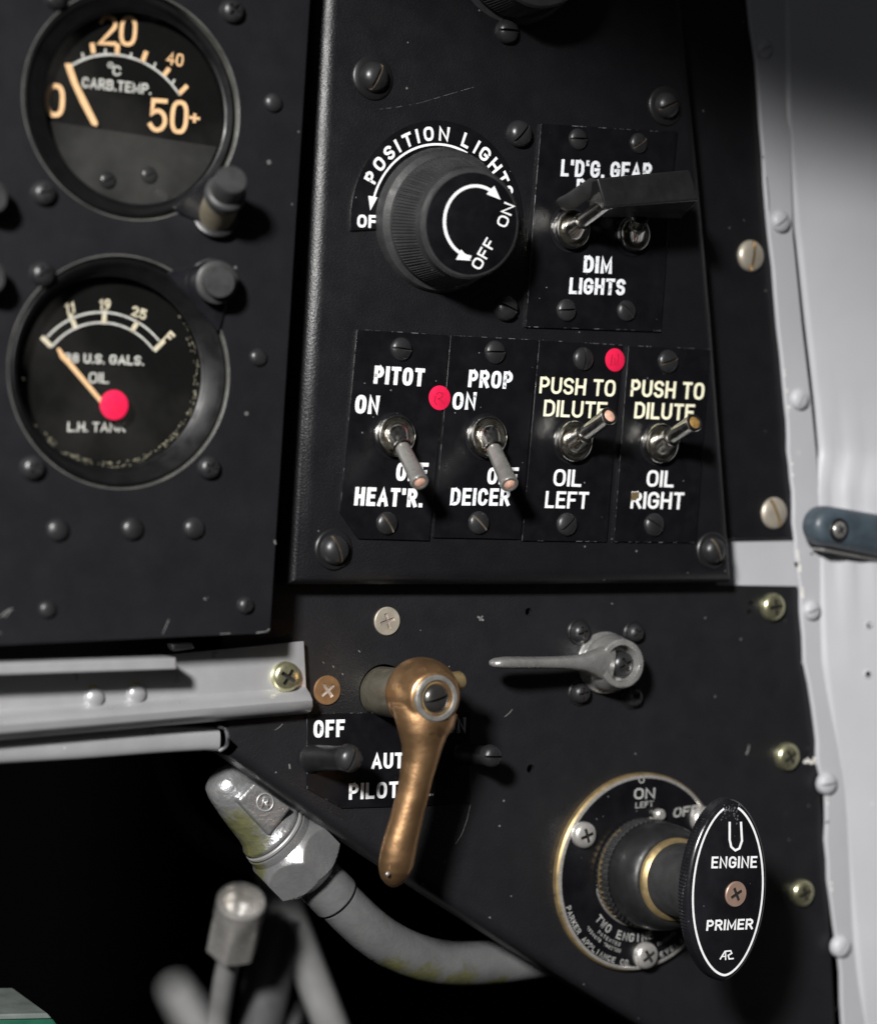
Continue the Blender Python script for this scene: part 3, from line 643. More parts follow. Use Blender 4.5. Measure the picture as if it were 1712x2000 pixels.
# ================================================================== placards
PG = 'black placards screwed to the switch panel'
def placard(label, poly, w0=WS + .02, w1=WP, group=PG, holes=()):
    t = thing('placard', label, 'placard', pix(sum(p[0] for p in poly) / len(poly), sum(p[1] for p in poly) / len(poly), w0), group)
    mb = MB(); mb.prism(P2(poly, w1), w0, w1, holes); part('plate', mb, M['plate'], t, bevel=.12)
    mb = MB(); off = [(p[0], p[1]) for p in poly]
    return t
def edge_wear(t, pts, w, wd=1.6):
    mb = MB()
    for (x0, y0), (x1, y1) in zip(pts, pts[1:]):
        n = max(3, int(hypot(x1 - x0, y1 - y0) / 14)); prev = None
        for k in range(n):
            if random.random() < .5:
                a, b = k / n, (k + random.uniform(.4, 1)) / n
                stroke_px(mb, [(x0 + (x1 - x0) * a, y0 + (y1 - y0) * a), (x0 + (x1 - x0) * b, y0 + (y1 - y0) * b)], wd * random.uniform(.4, 1.1), w)
    part('worn_edge', mb, M['edge'], t, flat=True)
def holeat(x, y, r): return circ(pix(x, y, WP), mm(r, x, y, WP), 40)[::-1]
# position lights arc
PC = pix(852, 430, WP); PR = mm(195, 852, 430, WP)
arcp = P2([(852 + 168 * cos(radians(a)), 430 - 195 * sin(radians(a))) for a in range(186, -9, -3)], WP)
ip = P2([(852 + 100 * cos(radians(a)), 430 - 117 * sin(radians(a))) for a in range(-4, 189, 4)], WP)
t = thing('placard', 'crescent black placard lettered around the big round knob', 'placard', PC, PG)
mb = MB(); mb.prism(arcp + ip, WS + .02, WP); part('plate', mb, M['plate'], t, bevel=.12)
tx = MB(); h = PR * 29 / 195
def ep(r, a): return pix(852 + 168 * r / 195 * sin(a), 430 - r * cos(a), WP + .05)
for ch, a, wd in (('P', -60.5, .66), ('O', -49.6, .8), ('S', -39, .7), ('I', -31.2, .2), ('T', -22.5, .72), ('I', -14.7, .16), ('O', -6, .8), ('N', 5.8, .82), ('L', 23.6, .66), ('I', 32.3, .16), ('G', 40.3, .8), ('H', 51.2, .8), ('T', 61.4, .72), ('S', 70.5, .62)):
    text_map(tx, ch, wd, lambda x, y, off, a=a, wd=wd: ep(155.5 + 28 * y, radians(a) + (x - wd / 2) * 28 / 166) + Z3 * off, .2, 0)
A_ = [radians(28 - 106 * i / 50) for i in range(51)]
tx.grid([[ep(146, a) for a in A_], [ep(150.5, a) for a in A_]], closed=False)
def arrow(mb, tip, back, wd, w):
    tip = Vector(tip); back = Vector(back); d = (tip - back); n = Vector((-d.y, d.x)).normalized() * wd
    mb.add([pix(tip.x, tip.y, w + .056), pix(back.x + n.x, back.y + n.y, w + .056), pix(back.x - n.x, back.y - n.y, w + .056)], [(0, 1, 2)])
arrow(tx, (723, 411), (728, 384), 9, WP)
word(t, 'white', 'OFF', (697, 444), (754, 446), 25, WP, .04, .2, .14)
part('lettering', tx, M['white'], t, flat=True)
# landing gear placard
pl = [(1056, 241), (1322, 257), (1306, 420), (1290, 648), (1026, 639), (1040, 440)]
t = placard('black placard at upper right with two toggles under a black bar', pl)
screw(t, 1128, 272, WP, 21, -8 + 14, 'dome_slot'); screw(t, 1246, 280, WP, 20, 38, 'dome_slot', 'screw', 'slotworn'); screw(t, 1105, 606, WP, 22, 8, 'dome_slot'); screw(t, 1222, 607, WP, 21, -38, 'dome_slot')
for a_ in (("L'D'G. GEAR", (1094, 344), (1271, 352), 33, WP, .07, .185, .09), ('POS.', (1124, 380), (1195, 384), 31, WP, .07, .19, .1), ('DIM', (1138, 532), (1194, 535), 33, WP, .07, .21, .1), ('LIGHTS', (1110, 574), (1219, 577), 32, WP, .08, .195, .09)): word(t, 'worn', *a_)
edge_wear(t, [(1290, 257), (1057, 242), (1040, 440), (1027, 638), (1290, 646)], WP, 1.2)
# row of four
def quad(label, pl, screws, texts, mat):
    t = placard(label, pl)
    for sx_, sy_, a, m2 in screws: screw(t, sx_, sy_, WP, 23, a, 'dome_slot', 'screw', m2)
    for s_, p0, p1, h_, th, mt in texts: word(t, mt, s_, p0, p1, h_, WP, .09, th, .1)
    edge_wear(t, [pl[1], pl[0], pl[-1]] + ([pl[-2]] if random.random() < .5 else []), WP, 1.2); return t
quad('bold white pitot heater placard, first of the row of four', [(697, 643), (876, 655), (838, 1056), (700, 1052), (664, 1000)],
     [(783, 682, -3, 'slot'), (755, 1022, -52, 'slotworn')],
     [('PITOT', (729, 749), (827, 755), 35, .215, 'white'), ('ON', (692, 807), (739, 809), 36, .215, 'white'), ('OFF', (772, 939), (834, 940), 36, .21, 'white'), ("HEAT'R.", (691, 987), (824, 991), 36, .205, 'white')], 'white')
quad('chipped white propeller deicer placard, second of the row of four', [(880, 655), (1049, 664), (1016, 1053), (846, 1050)],
     [(966, 688, 4, 'slot'), (934, 1021, -40, 'slotworn')],
     [('PROP', (913, 756), (999, 760), 34, .2, 'worn'), ('ON', (882, 800), (928, 800), 34, .2, 'worn'), ('OFF', (950, 946), (1010, 946), 33, .2, 'white'), ('DEICER', (878, 987), (994, 988), 34, .19, 'worn')], 'worn')
quad('push to dilute placard for the left engine, third of the row of four', [(1053, 664), (1214, 674), (1184, 1058), (1019, 1056)],
     [(1138, 701, -88, 'slot'), (1106, 1024, 42, 'slot')],
     [('PUSH TO', (1052, 768), (1200, 775), 32.5, .155, 'cream'), ('DILUTE', (1060, 813), (1183, 818), 32.5, .155, 'cream'), ('OIL', (1079, 949), (1134, 951), 33, .16, 'white'), ('LEFT', (1063, 992), (1147, 994), 33, .16, 'white')], 'cream')
t4 = quad('push to dilute placard for the right engine, last of the row of four', [(1227, 675), (1386, 682), (1358, 1060), (1198, 1058)],
     [(1303, 706, 22, 'slotworn'), (1276, 1025, -30, 'screw')],
     [('PUSH TO', (1230, 774), (1373, 781), 33, .16, 'cream'), ('DILUTE', (1237, 817), (1354, 822), 32, .16, 'cream'), ('OIL', (1261, 950), (1314, 952), 32, .16, 'white'), ('RIGHT', (1230, 993), (1333, 995), 33, .16, 'white')], 'cream')
mb = MB(); mb.prism(P2([(1233, 961), (1248, 961), (1246, 970), (1240, 978), (1231, 976)], WP), WP + .02, WP + .1); part('paint_chip', mb, M['brass'], t4)
# autopilot placard
pl = [(599, 1394), (920, 1389), (917, 1571), (668, 1579), (600, 1541)]
t = placard('black placard with a cut corner on the lower panel behind the bronze lever', pl, .02, .6, None)
word(t, 'worn', 'OFF', (612, 1441), (673, 1439), 34, .6, .02, .2, .11); word(t, 'fade_shade', 'ON', (871, 1432), (910, 1431), 30, .6, .0, .2, .12); word(t, 'fade_shade', 'OIL', (800, 1557), (846, 1554), 28, .6, .03, .15, .12)  # ON is greyed to paint in the shadow it lies in
word(t, 'white', 'AUTO', (725, 1502), (810, 1500), 31, .6, .03, .2, .09); word(t, 'white', 'PILOT', (681, 1562), (778, 1558), 32, .6, .03, .19, .12)
edge_wear(t, [(668, 1578), (600, 1541), (599, 1394), (740, 1392)], .6)
# ================================================================== red stickers
def sticker(label, x, y, w, rpx, ink):
    t = thing('sticker', label, 'sticker', pix(x, y, w), 'round red stickers'); r = mm(rpx, x, y, w); c = pix(x, y, w)
    mb = MB(); mb.lathe(c, Z3, [(r, -.02), (r, .1), (r * .97, .13), (0, .13)], 48); part('paper', mb, M['red'], t)
    if ink:
        mb = MB(); [stroke_px(mb, p, 2.6, w + .13, cap=.4) for p in ink]; part('handwriting', mb, M['redink'], t, flat=True)
    return t
st = sticker('round red sticker on the glass of the oil gauge', 223, 791, WG - 3.5, 29, None)
sticker('round red sticker straddling the pitot and propeller placards beside the word ON', 858, 777, WP + .0, 24, [[(852, 770), (856, 766), (864, 768), (863, 775), (856, 779)], [(856, 779), (862, 782), (866, 788)], [(850, 774), (848, 784), (852, 790)]])
sticker('round red sticker at the top right of the left dilute placard', 1200, 703, WP + .0, 22.5, [[(1192, 714), (1195, 693)], [(1200, 712), (1199, 698), (1206, 710), (1207, 692)]])
# ================================================================== toggle switches
TG = 'metal toggle switches on the switch panel'
def toggle(label, bx, by, tx_, ty, hw, tipmat, lever_mat='steel', hole=46, brad=41, cap=True, lr=17.5):
    c = pix(bx, by, WP); R = mm(brad, bx, by, WP); H = mm(hole, bx, by, WP)
    t = thing('toggle_switch', label, 'toggle switch', c, TG)
    mb = MB(); mb.lathe(c, Z3, [(H, .02), (H, .22), (H * .93, .26), (R * .9, .03)], 48); part('dark_recess_ring', mb, M['gloss'], t)  # black ring put in for the dark recess around the bushing
    mb = MB()
    mb.lathe(c, Z3, [(R, .02), (R, .5), (R * .97, .6), (R, .75), (R, 1.1), (R * .97, 1.2), (R, 1.35), (R, 1.9), (R * .97, 2.3), (R * .92, 2.45), (R * .86, 2.4), (R * .8, 1.9), (R * .7, 1.0), (R * .5, .5), (0, .4)], 56); part('bushing', mb, M['chrome'], t)
    p0 = c + Z3 * 1.7; p1 = pix(tx_, ty, WP + hw); ax = p1 - p0; L = ax.length; r1 = mm(lr, tx_, ty, WP + hw)
    mb = MB(); b = R * .64
    prof = [(0, -b * .9)] + [(b * cos(radians(a)), b * sin(radians(a))) for a in (-60, -30, -10, 10, 28)] + [(r1 * 1.16, b * .95), (r1 * 1.05, b * 1.2), (r1 * 1.0, b * 1.3), (r1 * 1.12, b * 1.36), (r1 * 1.12, b * 1.5), (r1 * .9, b * 1.56)]
    mb.lathe(p0, ax, prof, 32); part('ball', mb, M['chrome'], t)
    mb = MB(); mb.lathe(p0, ax, [(r1 * .86, b * 1.5), (r1 * .88, L * .4), (r1 * .98, L * .93), (r1 * 1.03, L * .95), (r1 * 1.03, L * .985), (r1 * .96, L), (r1 * .7, L), (r1 * .66, L - .35)], 32); lv = part('lever', mb, M[lever_mat], t)
    if cap:
        mb = MB(); mb.lathe(p0, ax, [(r1 * .7, L - .4), (r1 * .6, L - .05), (r1 * .3, L + .2), (0, L + .26)], 24); part('luminous_tip', mb, M[tipmat], lv)
    return t
toggle('pitot heater toggle lever pointing down with a pale pink tip', 768, 851, 820, 943, 18, 'pink')
toggle('propeller deicer toggle lever pointing down with a brownish pink tip', 947, 853, 995, 947, 18, 'pink')
toggle('dilute toggle lever pointing up beside the red sticker with copper tip', 1115, 862, 1190, 812, 18, 'pink', 'chrome', 45, 40)
toggle('rightmost toggle lever of the row pointing up with an amber tip', 1284, 866, 1356, 825, 17.5, 'amber', 'chrome', 44, 39)
toggle('landing gear toggle at left whose lever runs up into the black bar', 1111, 448, 1190, 392, 20, 'pink', 'chrome', 46, 39, False, 16)
toggle('right landing gear toggle mostly hidden under the black bar', 1232, 458, 1250, 424, 9, 'pink', 'chrome', 42, 34, False, 16)
# black bar over the two landing gear toggles
WB = WP + 22
t = thing('switch_bar', 'long black bar clipped across the two landing gear toggle levers', 'switch bar', pix(1260, 370, WB - 10))
mb = MB(); fq = [pix(x, y, WB) for x, y in ((1165, 348), (1346, 331), (1365, 391), (1181, 406))]
bq = [pix(x, y, WB - 13) for x, y in ((1126, 364), (1308, 343), (1330, 428), (1160, 424))]
mb.add(fq + bq, [(0, 1, 2, 3), (7, 6, 5, 4), (0, 4, 5, 1), (1, 5, 6, 2), (2, 6, 7, 3), (3, 7, 4, 0)]); part('bar', mb, M['collar'], t, bevel=.6, seg=3)
mb = MB(); e = pix(1106, 397, WB - 15); f = pix(1166, 362, WB - 4); dv = (f - e).normalized(); up = Z3.cross(dv).normalized()
mb.loft([(e - dv * 2.2, up, Z3, .9, 1.2), (e - dv * 1.6, up, Z3, 2.1, 2.4), (e, up, Z3, 2.6, 2.8), (e + dv * 3, up, Z3, 2.5, 2.4), (f, up, Z3, 3.0, 2.6)]); part('clip_arm', mb, M['rubber'], t)
# ================================================================== rotary knobs
def knob(label, bx, by, fx, fy, rb, rf, marked):
    c = pix(bx, by, WP + .2); hgt = 19.0; tip = pix(fx, fy, WP + hgt); ax = (tip - c); L = ax.length; Rb = mm(rb, bx, by, WP); Rf = mm(rf, fx, fy, WP + hgt)
    t = thing('rotary_knob', label, 'knob', c, 'large ribbed rotary knobs')
    def rib(th, r, tt):
        if L * .36 < tt < L * .80: return r + .17 * (1 if int(th / (2 * pi) * 240 + .5) % 2 else -1)
        return r
    def R_at(k): return Rb + (Rf - Rb) * k
    q = lambda k: Rb * .955 + (Rf * 1.03 - Rb * .955) * k / .86
    prof = [(Rb * .9, 0), (Rb * .985, .3), (Rb, .9), (Rb * .99, L * .12), (Rb * .955, L * .19), (Rb * .90, L * .22), (q(.26) - .9, L * .25), (q(.28), L * .28), (q(.3), L * .33), (q(.37), L * .37)]
    for k in (0.45, .55, .65, .75, .79): prof.append((q(k), L * k))
    prof += [(q(.81), L * .81), (q(.88), L * .89), (Rf * 1.03, L * .95), (Rf * .985, L * .99), (Rf * .95, L), (0, L)]
    mb = MB(); mb.lathe(c, ax, prof, 480, rib); part('knob_body', mb, M['rubber'], t, ang=28)
    if marked:
        n_ = ax.normalized(); o_ = c + n_ * (L + .06)
        def fpix(x, y, off=0):
            d = pix(x, y, 0) - CAM; p = CAM + d * ((o_ - CAM).dot(n_) / d.dot(n_)); return p + n_ * off
        mb = MB(); mb.lathe(c, ax, [(Rf * .94, L + .02), (Rf * .93, L + .06), (0, L + .06)], 72); part('face_plate', mb, M['plate'], t)
        tx = MB(); A_ = [radians(a) for a in [40 - i * (40 + 172) / 60 for i in range(61)]]
        tx.ribbon([(928 + 60.5 * sin(a), 433 - 70 * cos(a)) for a in A_], 6, lambda x, y, o: fpix(x, y, .04 + o), cap=0)
        for tip_, back in (((977, 390), (957, 371)), ((919, 509), (895, 497))):
            tp, bk = Vector(tip_), Vector(back); d = tp - bk; nn = Vector((-d.y, d.x)).normalized() * 11
            tx.add([fpix(*tp, .05), fpix(*(bk + nn), .05), fpix(*(bk - nn), .05)], [(0, 1, 2)])
        part('arrow', tx, M['white'], t, flat=True)
        def rot_text(s_, p0, d, hgt_, L_):
            p0 = Vector(p0); d = Vector(d).normalized(); up = Vector((d.y, -d.x)); mb = MB()
            def fm(x, y, off): q = p0 + d * x * hgt_ + up * y * hgt_; return fpix(q.x, q.y, .04 + off)
            text_map(mb, s_, L_, fm, .16, .2); part('lettering', mb, M['white'], t, flat=True)
        rot_text('ON', (988, 446), (13, -33), 22, 2.15); rot_text('OFF', (937, 529), (27, -47), 22, 2.9)
    return t
knob('big black rotary knob with a white double headed arrow on its face', 859, 431, 921, 437, 141, 105, True)
knob('unlit black knob cut off by the top picture edge', 1004, -94, 1062, -96, 143, 106, False)
# ================================================================== lower panel controls
for lab, x0, y0, x1, y1, rp_, a in (('black slotted post left of the word AUTO on the cut corner placard', 612, 1481, 689, 1481, 27, 70), ('black slotted post right of the bronze lever with a horizontal slot', 905, 1473, 965, 1477, 22, 0)):
    p0 = pix(x0, y0, .6); p1 = pix(x1, y1, 18 if x0 < 700 else 14); t = thing('screw_post', lab, 'post', p0, 'slotted posts flanking the bronze lever')
    r = mm(rp_, x1, y1, 14); ax = p1 - p0; L = ax.length
    mb = MB(); mb.lathe(p0, ax, [(r * 1.15, -.3), (r, .5), (r * .9, L * .5), (r * .86, L * .93), (r * .8, L * .97)], 28, cap1=True); part('spacer', mb, M['blacktrim'], t)
    o = bpy.data.objects.new('slotted_screw', head('round_slot', M['screw'], M['slot'])); COL.objects.link(o); o.parent = t; o.scale = (r, r, r * 1.0)
    o.location = (p1 - ax.normalized() * r * .5 - p0) * S; o.rotation_euler = (0, 0, radians(a)); BASE[o] = p1
# bronze autopilot lever
t = thing('bronze_lever', 'polished bronze shut off lever hanging down from its shaft on the lower panel', 'lever', pix(748, 1350, 0))
p0 = pix(748, 1350, -6); WL = 26.0; p1 = pix(846, 1362, WL); ax = (pix(850, 1364, 31) - pix(748, 1350, 0)).normalized(); R = mm(48, 748, 1350)
mb = MB(); mb.lathe(pix(748, 1350, 0) - ax * 6, ax, [(R, 0), (R, 6 + 14), (R * .97, 6 + 24)], 48, cap1=True); part('shaft', mb, M['shaft'], t, label='dull olive grey shaft')
hubc = pix(815, 1352, 18); Rh = mm(71, 815, 1352, 18); ax_h = (pix(851, 1364, 31) - hubc).normalized()
mb = MB()
prof = [(Rh * .6, -2), (Rh * .88, -1.2), (Rh * .98, .6), (Rh, 2.6), (Rh * .985, 5), (Rh * .94, 7.4), (Rh * .86, 9.6), (Rh * .77, 11.4), (Rh * .7, 12.4), (Rh * .64, 12.7), (0, 12.7)]
mb.lathe(hubc, ax_h, prof, 64, cap0=True)
# arm: sections from the photo outline
px = [(829, 1385, 64), (828, 1410, 57), (825, 1432, 46), (824, 1460, 36.5), (819, 1490, 32), (812, 1520, 30), (806, 1550, 29), (798, 1580, 29), (791, 1610, 30.5), (783, 1640, 32), (778, 1663, 33), (774, 1685, 33), (771, 1702, 30), (769, 1716, 24), (768, 1727, 14), (767, 1733, 4)]
secs = []
wl = [24, 24.8, 25.4, 25.6, 25.4, 25.2, 24.9, 24.6, 24.2, 23.8, 23.5, 23.2, 23, 22.8, 22.7, 22.6]; dl = [7.2, 6.6, 5.8, 5.1, 4.7, 4.4, 4.3, 4.2, 4.2, 4.2, 4.2, 4.1, 3.7, 2.9, 1.8, .5]
pts = [pix(x, y, w_) for (x, y, h_), w_ in zip(px, wl)]
for i, p in enumerate(pts):
    d = (pts[min(i + 1, len(pts) - 1)] - pts[max(i - 1, 0)]); d.z = 0; d.normalize(); e1 = V(-d.y, d.x, 0)
    hw = mm(px[i][2], px[i][0], px[i][1], wl[i]) / .9
    secs.append((p, e1, Z3, hw, dl[i]))
# refine sections by interpolation
fine = []
for i in range(len(secs) - 1):
    for k in range(4):
        f = k / 4; a, b = secs[i], secs[i + 1]
        fine.append((a[0].lerp(b[0], f), a[1].lerp(b[1], f).normalized(), Z3, a[3] + (b[3] - a[3]) * f, a[4] + (b[4] - a[4]) * f))
fine.append(secs[-1])
mb.loft(fine, 44, 1.95)
arm = part('handle', mb, M['bronze'], t, ang=70)
md = arm.modifiers.new('remesh', 'REMESH'); md.mode = 'VOXEL'; md.voxel_size = .00029; md.use_smooth_shade = True
md = arm.modifiers.new('smooth', 'SMOOTH'); md.iterations = 12; md.factor = .5
Rc = mm(46, 852, 1364, 31); cc = pix(851, 1364, 30.6)
mb = MB(); mb.lathe(cc, ax, [(Rc, -1.6), (Rc, .5), (Rc * .95, .85), (Rc * .8, .85), (Rc * .74, .3), (Rc * .72, -.6), (0, -.6)], 48); part('collar', mb, M['steel'], t)
mb = MB(); mb.lathe(cc, ax, [(Rc * .70, -.5), (Rc * .70, .35), (Rc * .64, .4), (Rc * .62, -.5)], 40); part('brass_ring', mb, M['brass'], t)
M['darksteel'] = material('worn_dark_steel', (.15, .145, .135), .3, metal=.85, var=.4, vscale=400, chip=(.4, .38, .34), chip_scale=500, chip_at=.64)
screw(t, 849, 1365, 30.2, 29, 18, 'dome_slot', 'darksteel', 'slot', squash=1.1)
mb = MB(); q = pix(893, 1330, 24); mb.lathe(q, V(1, .12, -.1), [(2.6, -4), (2.6, .6), (2.2, 1.3), (0, 1.5)], 24); part('pin', mb, M['brass'], t)
screw(t, 757, 1707, 26.8, 4, 0, 'dome_none', 'bright', 'slot', name='dimple')
# small silver lever
t = thing('silver_lever', 'small cast silver lever pointing left on the lower panel', 'lever', pix(1178, 1294, 0))
c = pix(1178, 1294, 0); ft = pix(1216, 1296, 11.5); ax = (ft - c); L = ax.length; ax.normalize(); R0 = mm(59, 1178, 1294); R1_ = mm(47, 1216, 1296, 11)
mb = MB(); mb.lathe(c, ax, [(R0 * 1.02, -.3), (R0 * 1.02, 1.2), (R0 * .95, 1.8), (R0 * .93, 2.6)], 48, cap1=True); part('base_ring', mb, M['silver'], t)
mb = MB(); mb.lathe(c, ax, [(R0 * .9, 2.2), (R0 * .93, 3.2), (R0 * .95, 4.5), (R0 * .9, 6.5), (R1_ * 1.03, L - 2), (R1_ * 1.01, L - .4), (R1_ * .95, L), (R1_ * .78, L), (R1_ * .75, L - .3), (R1_ * .74, L - 5), (0, L - 5)], 56)
px = [(1188, 1295, 40, 6.4), (1178, 1294, 36, 7.6), (1160, 1294, 26, 9.0), (1140, 1294, 17, 10), (1115, 1294, 13.5, 10.5), (1085, 1294, 11.8, 11), (1050, 1294, 11.2, 11.5), (1015, 1294, 11.5, 12), (985, 1294, 11.5, 12.4), (970, 1295, 10, 12.6), (961, 1296, 7, 12.8), (957, 1296, 2, 12.8)]
pts = [pix(x, y, w_) for x, y, h_, w_ in px]; secs = []
db = [3.4, 3.4, 3.2, 3.0, 2.9, 2.9, 3.0, 3.2, 3.3, 2.9, 2.0, .5]
for i, p in enumerate(pts):
    d = (pts[min(i + 1, len(pts) - 1)] - pts[max(i - 1, 0)]); d.z = 0; d.normalize(); secs.append((p, V(-d.y, d.x, 0), Z3, mm(px[i][2], px[i][0], px[i][1], px[i][3]), db[i]))
fine = []
for i in range(len(secs) - 1):
    for k in range(4):
        f = k / 4; a, b = secs[i], secs[i + 1]; fine.append((a[0].lerp(b[0], f), a[1].lerp(b[1], f).normalized(), Z3, a[3] + (b[3] - a[3]) * f, a[4] + (b[4] - a[4]) * f))
fine.append(secs[-1]); mb2 = MB(); mb2.loft(fine, 32, 2.6)
part('hub', mb, M['silver'], t)
arm = part('arm', mb2, M['silver'], t, ang=60); md = arm.modifiers.new('smooth', 'SMOOTH'); md.iterations = 4
screw(t, 1211, 1297, 7.2, 26, 30, 'round_cross', 'screw', 'slot')
for x, y, r, a in ((1129, 1234, 21, 20), (1236, 1236, 19, 40), (1130, 1353, 21, 10), (1233, 1361, 20, 60)): screw(t, x, y, 0, r, a, 'round_cross', 'screw', 'slot', squash=1.3, washer=r * 1.22)
# engine primer
FC = pix(1242, 1701, 0)
t = thing('primer_pump', 'round flanged primer pump with an upright oval black pull handle', 'primer pump', FC)
hd = pix(1424, 1740, 50); ax = (hd - FC).normalized(); Rf = mm(193, 1242, 1701)
def A(k): return FC + ax * (k / ax.z)          # point on the pump axis at height k
k0 = 1 / ax.z
mb = MB(); mb.lathe(FC, Z3, [(Rf, 0), (Rf, 1.6), (Rf * .985, 2.1), (Rf * .93, 2.12)], 96); part('brass_rim', mb, M['brass'], t)
mb = MB(); mb.lathe(FC, Z3, [(Rf * .982, 2.0), (Rf * .98, 2.5), (Rf * .955, 2.62), (Rf * .95, 2.5)], 96); part('silver_edge', mb, M['bright'], t)
mb = MB(); mb.lathe(FC, Z3, [(Rf * .96, 2.2), (Rf * .955, 2.5), (0, 2.5)], 96); part('flange_face', mb, M['plate'], t)
for x, y, a in ((1137, 1630, 20), (1257, 1865, 35), (1368, 1600, 10)): screw(t, x, y, 2.5, 26, a, 'pan_cross', 'bright', 'slot', squash=1.1)
mb = MB(); mb.lathe(A(2.5), ax, [(mm(107, 1250, 1703), 0), (mm(107, 1250, 1703), .9), (mm(103, 1250, 1703), 1.1)], 72); part('retaining_ring', mb, M['steel'], t)
Rk = mm(103, 1255, 1705)
mb = MB(); mb.lathe(A(2.6), ax, [(Rk, 0), (Rk, 1), (Rk, 2.5), (Rk, 4), (Rk, 5.5), (Rk, 7.0), (Rk * .985, 7.6)], 480, lambda th, r, tt: r + .26 * (1 if int((th + tt * .03) / (2 * pi) * 120) % 2 else -1)); part('knurled_collar', mb, M['rubber'], t, ang=25)
mb = MB()
for k in range(17):
    a = radians(128 + k * 6.5); rr = Rk + .25; c = A(3.7); n = V(cos(a), sin(a), 0); tt = V(-sin(a), cos(a), 0); s_ = random.uniform(.5, 1.15)
    mb.add([c + n * rr + tt * .85, c + n * rr - tt * .85, c + n * (rr + .02) + ax * 1.9 * s_, c + n * (rr - .6) + tt * .85, c + n * (rr - .6) - tt * .85, c + n * (rr - .6) + ax * 1.9 * s_], [(0, 1, 2), (3, 5, 4), (0, 2, 5, 3), (1, 4, 5, 2), (0, 3, 4, 1)])
part('worn_brass_teeth', mb, M['brass'], t)
Rd = mm(102, 1275, 1710, 12); Rb_ = mm(81, 1316, 1718, 22)
mb = MB(); mb.lathe(A(9.4), ax, [(Rk * .9, 0), (Rk * .97, .2), (Rk * .99, .7), (Rk * .995, 2.6)] + [(Rb_ * .98 + (Rk * .99 - Rb_ * .98) * cos(radians(a)), 4.2 + 8.6 * sin(radians(a))) for a in range(0, 91, 9)], 72); part('domed_collar', mb, M['collar'], t)
mb = MB(); mb.lathe(A(21.6), ax, [(Rb_ * 1.0, -.8), (Rb_ * 1.0, 1.0), (Rb_ * .975, 1.5), (Rb_ * .89, 2.4), (Rb_ * .88, 2.0)], 64); part('brass_ring', mb, M['brass'], t)
Rs = mm(72, 1330, 1720, 26)
mb = MB(); mb.lathe(A(21), ax, [(Rs * 1.02, 2.0), (Rs * 1.02, 1.9), (Rs, 2.2), (Rs, 24 * k0)], 56); part('plunger', mb, M['rubber'], t)
# handle
WH = 50.0; ctr = pix(1421, 1739, WH); topp = pix(1427, 1561, WH); up = (topp - ctr); hl = up.length * 1.0; up.normalize(); sd = V(up.y, -up.x, 0)
hwid = mm(80, 1419, 1739, WH) / .82
def lens(k, n=160, inset=0):
    out = []
    for i in range(n):
        a = 2 * pi * i / n; s_ = sin(a); u_ = math.copysign(abs(cos(a)) ** 1.16, cos(a))
        out.append(ctr + up * (hl - inset) * s_ + sd * (hwid - inset) * u_)
    return out
mb = MB(); rows = []
for kz, ins, ribs in ((-4.6, 1.2, 0), (-4.4, .3, 0), (-4.2, 0, 1), (-1.0, 0, 1), (-.8, .1, 0), (-.25, .5, 0), (0, 1.0, 0)):
    row = lens(0, 320, ins)
    if ribs: row = [p + (p - ctr).normalized() * (.13 if i % 2 else -.13) for i, p in enumerate(row)]
    rows.append([V(p.x, p.y, WH + kz) for p in row])
mb.grid(rows, True, True, True)
hnd = part('handle', mb, M['gloss'], t, ang=30)
tx = MB(); L1 = [p for p in lens(0, 200, 1.75)]
k0_, k1_ = 60, 342                       # border worn away at the top of the handle
seg = [L1[(i) % 200] for i in range(58, 243)]
tx.ribbon([(p.x, p.y) for p in seg], .62, lambda x, y, o: V(x, y, WH + .05 + o), False, cap=0)
t2 = MB(); t3 = MB(); stroke_px(t2, [(1424, 1605), (1424, 1640), (1427, 1654), (1435, 1661), (1443, 1657), (1448, 1642), (1446, 1605)], 4.2, WH)
word(hnd, 'white', 'ENGINE', (1388, 1696), (1477, 1695), 23, WH, .05, .17, .12); word(hnd, 'white', 'PRIMER', (1378, 1818), (1469, 1815), 21, WH, .09, .18, .12)
stroke_px(t3, [(1405, 1874), (1415, 1858), (1426, 1857), (1428, 1862), (1421, 1866), (1423, 1873), (1432, 1872)], 2.6, WH); stroke_px(t3, [(1416, 1858), (1416, 1875)], 2.4, WH, off=.06); stroke_px(t3, [(1408, 1868), (1416, 1868)], 2.2, WH, off=.07)
part('border_line', tx, M['white'], hnd, flat=True); part('emblem', t3, M['white'], hnd, flat=True); part('loop_mark', t2, M['white'], hnd, flat=True)
mb = MB(); cw = ctr + up * (hl * .9)
for k in range(60):
    p = cw + up * random.gauss(-.6, 1.3) + sd * random.gauss(0, 2.2); q = p - ctr; 
    if abs(q.dot(up)) > hl - 1.2: continue
    r = random.uniform(.15, .5); mb.add([V(p.x + r, p.y, WH + .04), V(p.x, p.y + r * .7, WH + .04), V(p.x - r * .8, p.y, WH + .04), V(p.x, p.y - r, WH + .04)], [(0, 1, 2, 3)])
part('worn_patch', mb, M['edge'], hnd, flat=True)
M['pinkscrew'] = material('pinkish_brown_screw', (.36, .24, .19), .5, metal=.4, var=.15, vscale=500)
screw(t, 1435, 1746, WH, 25, 28, 'flat_cross', 'pinkscrew', 'slot')
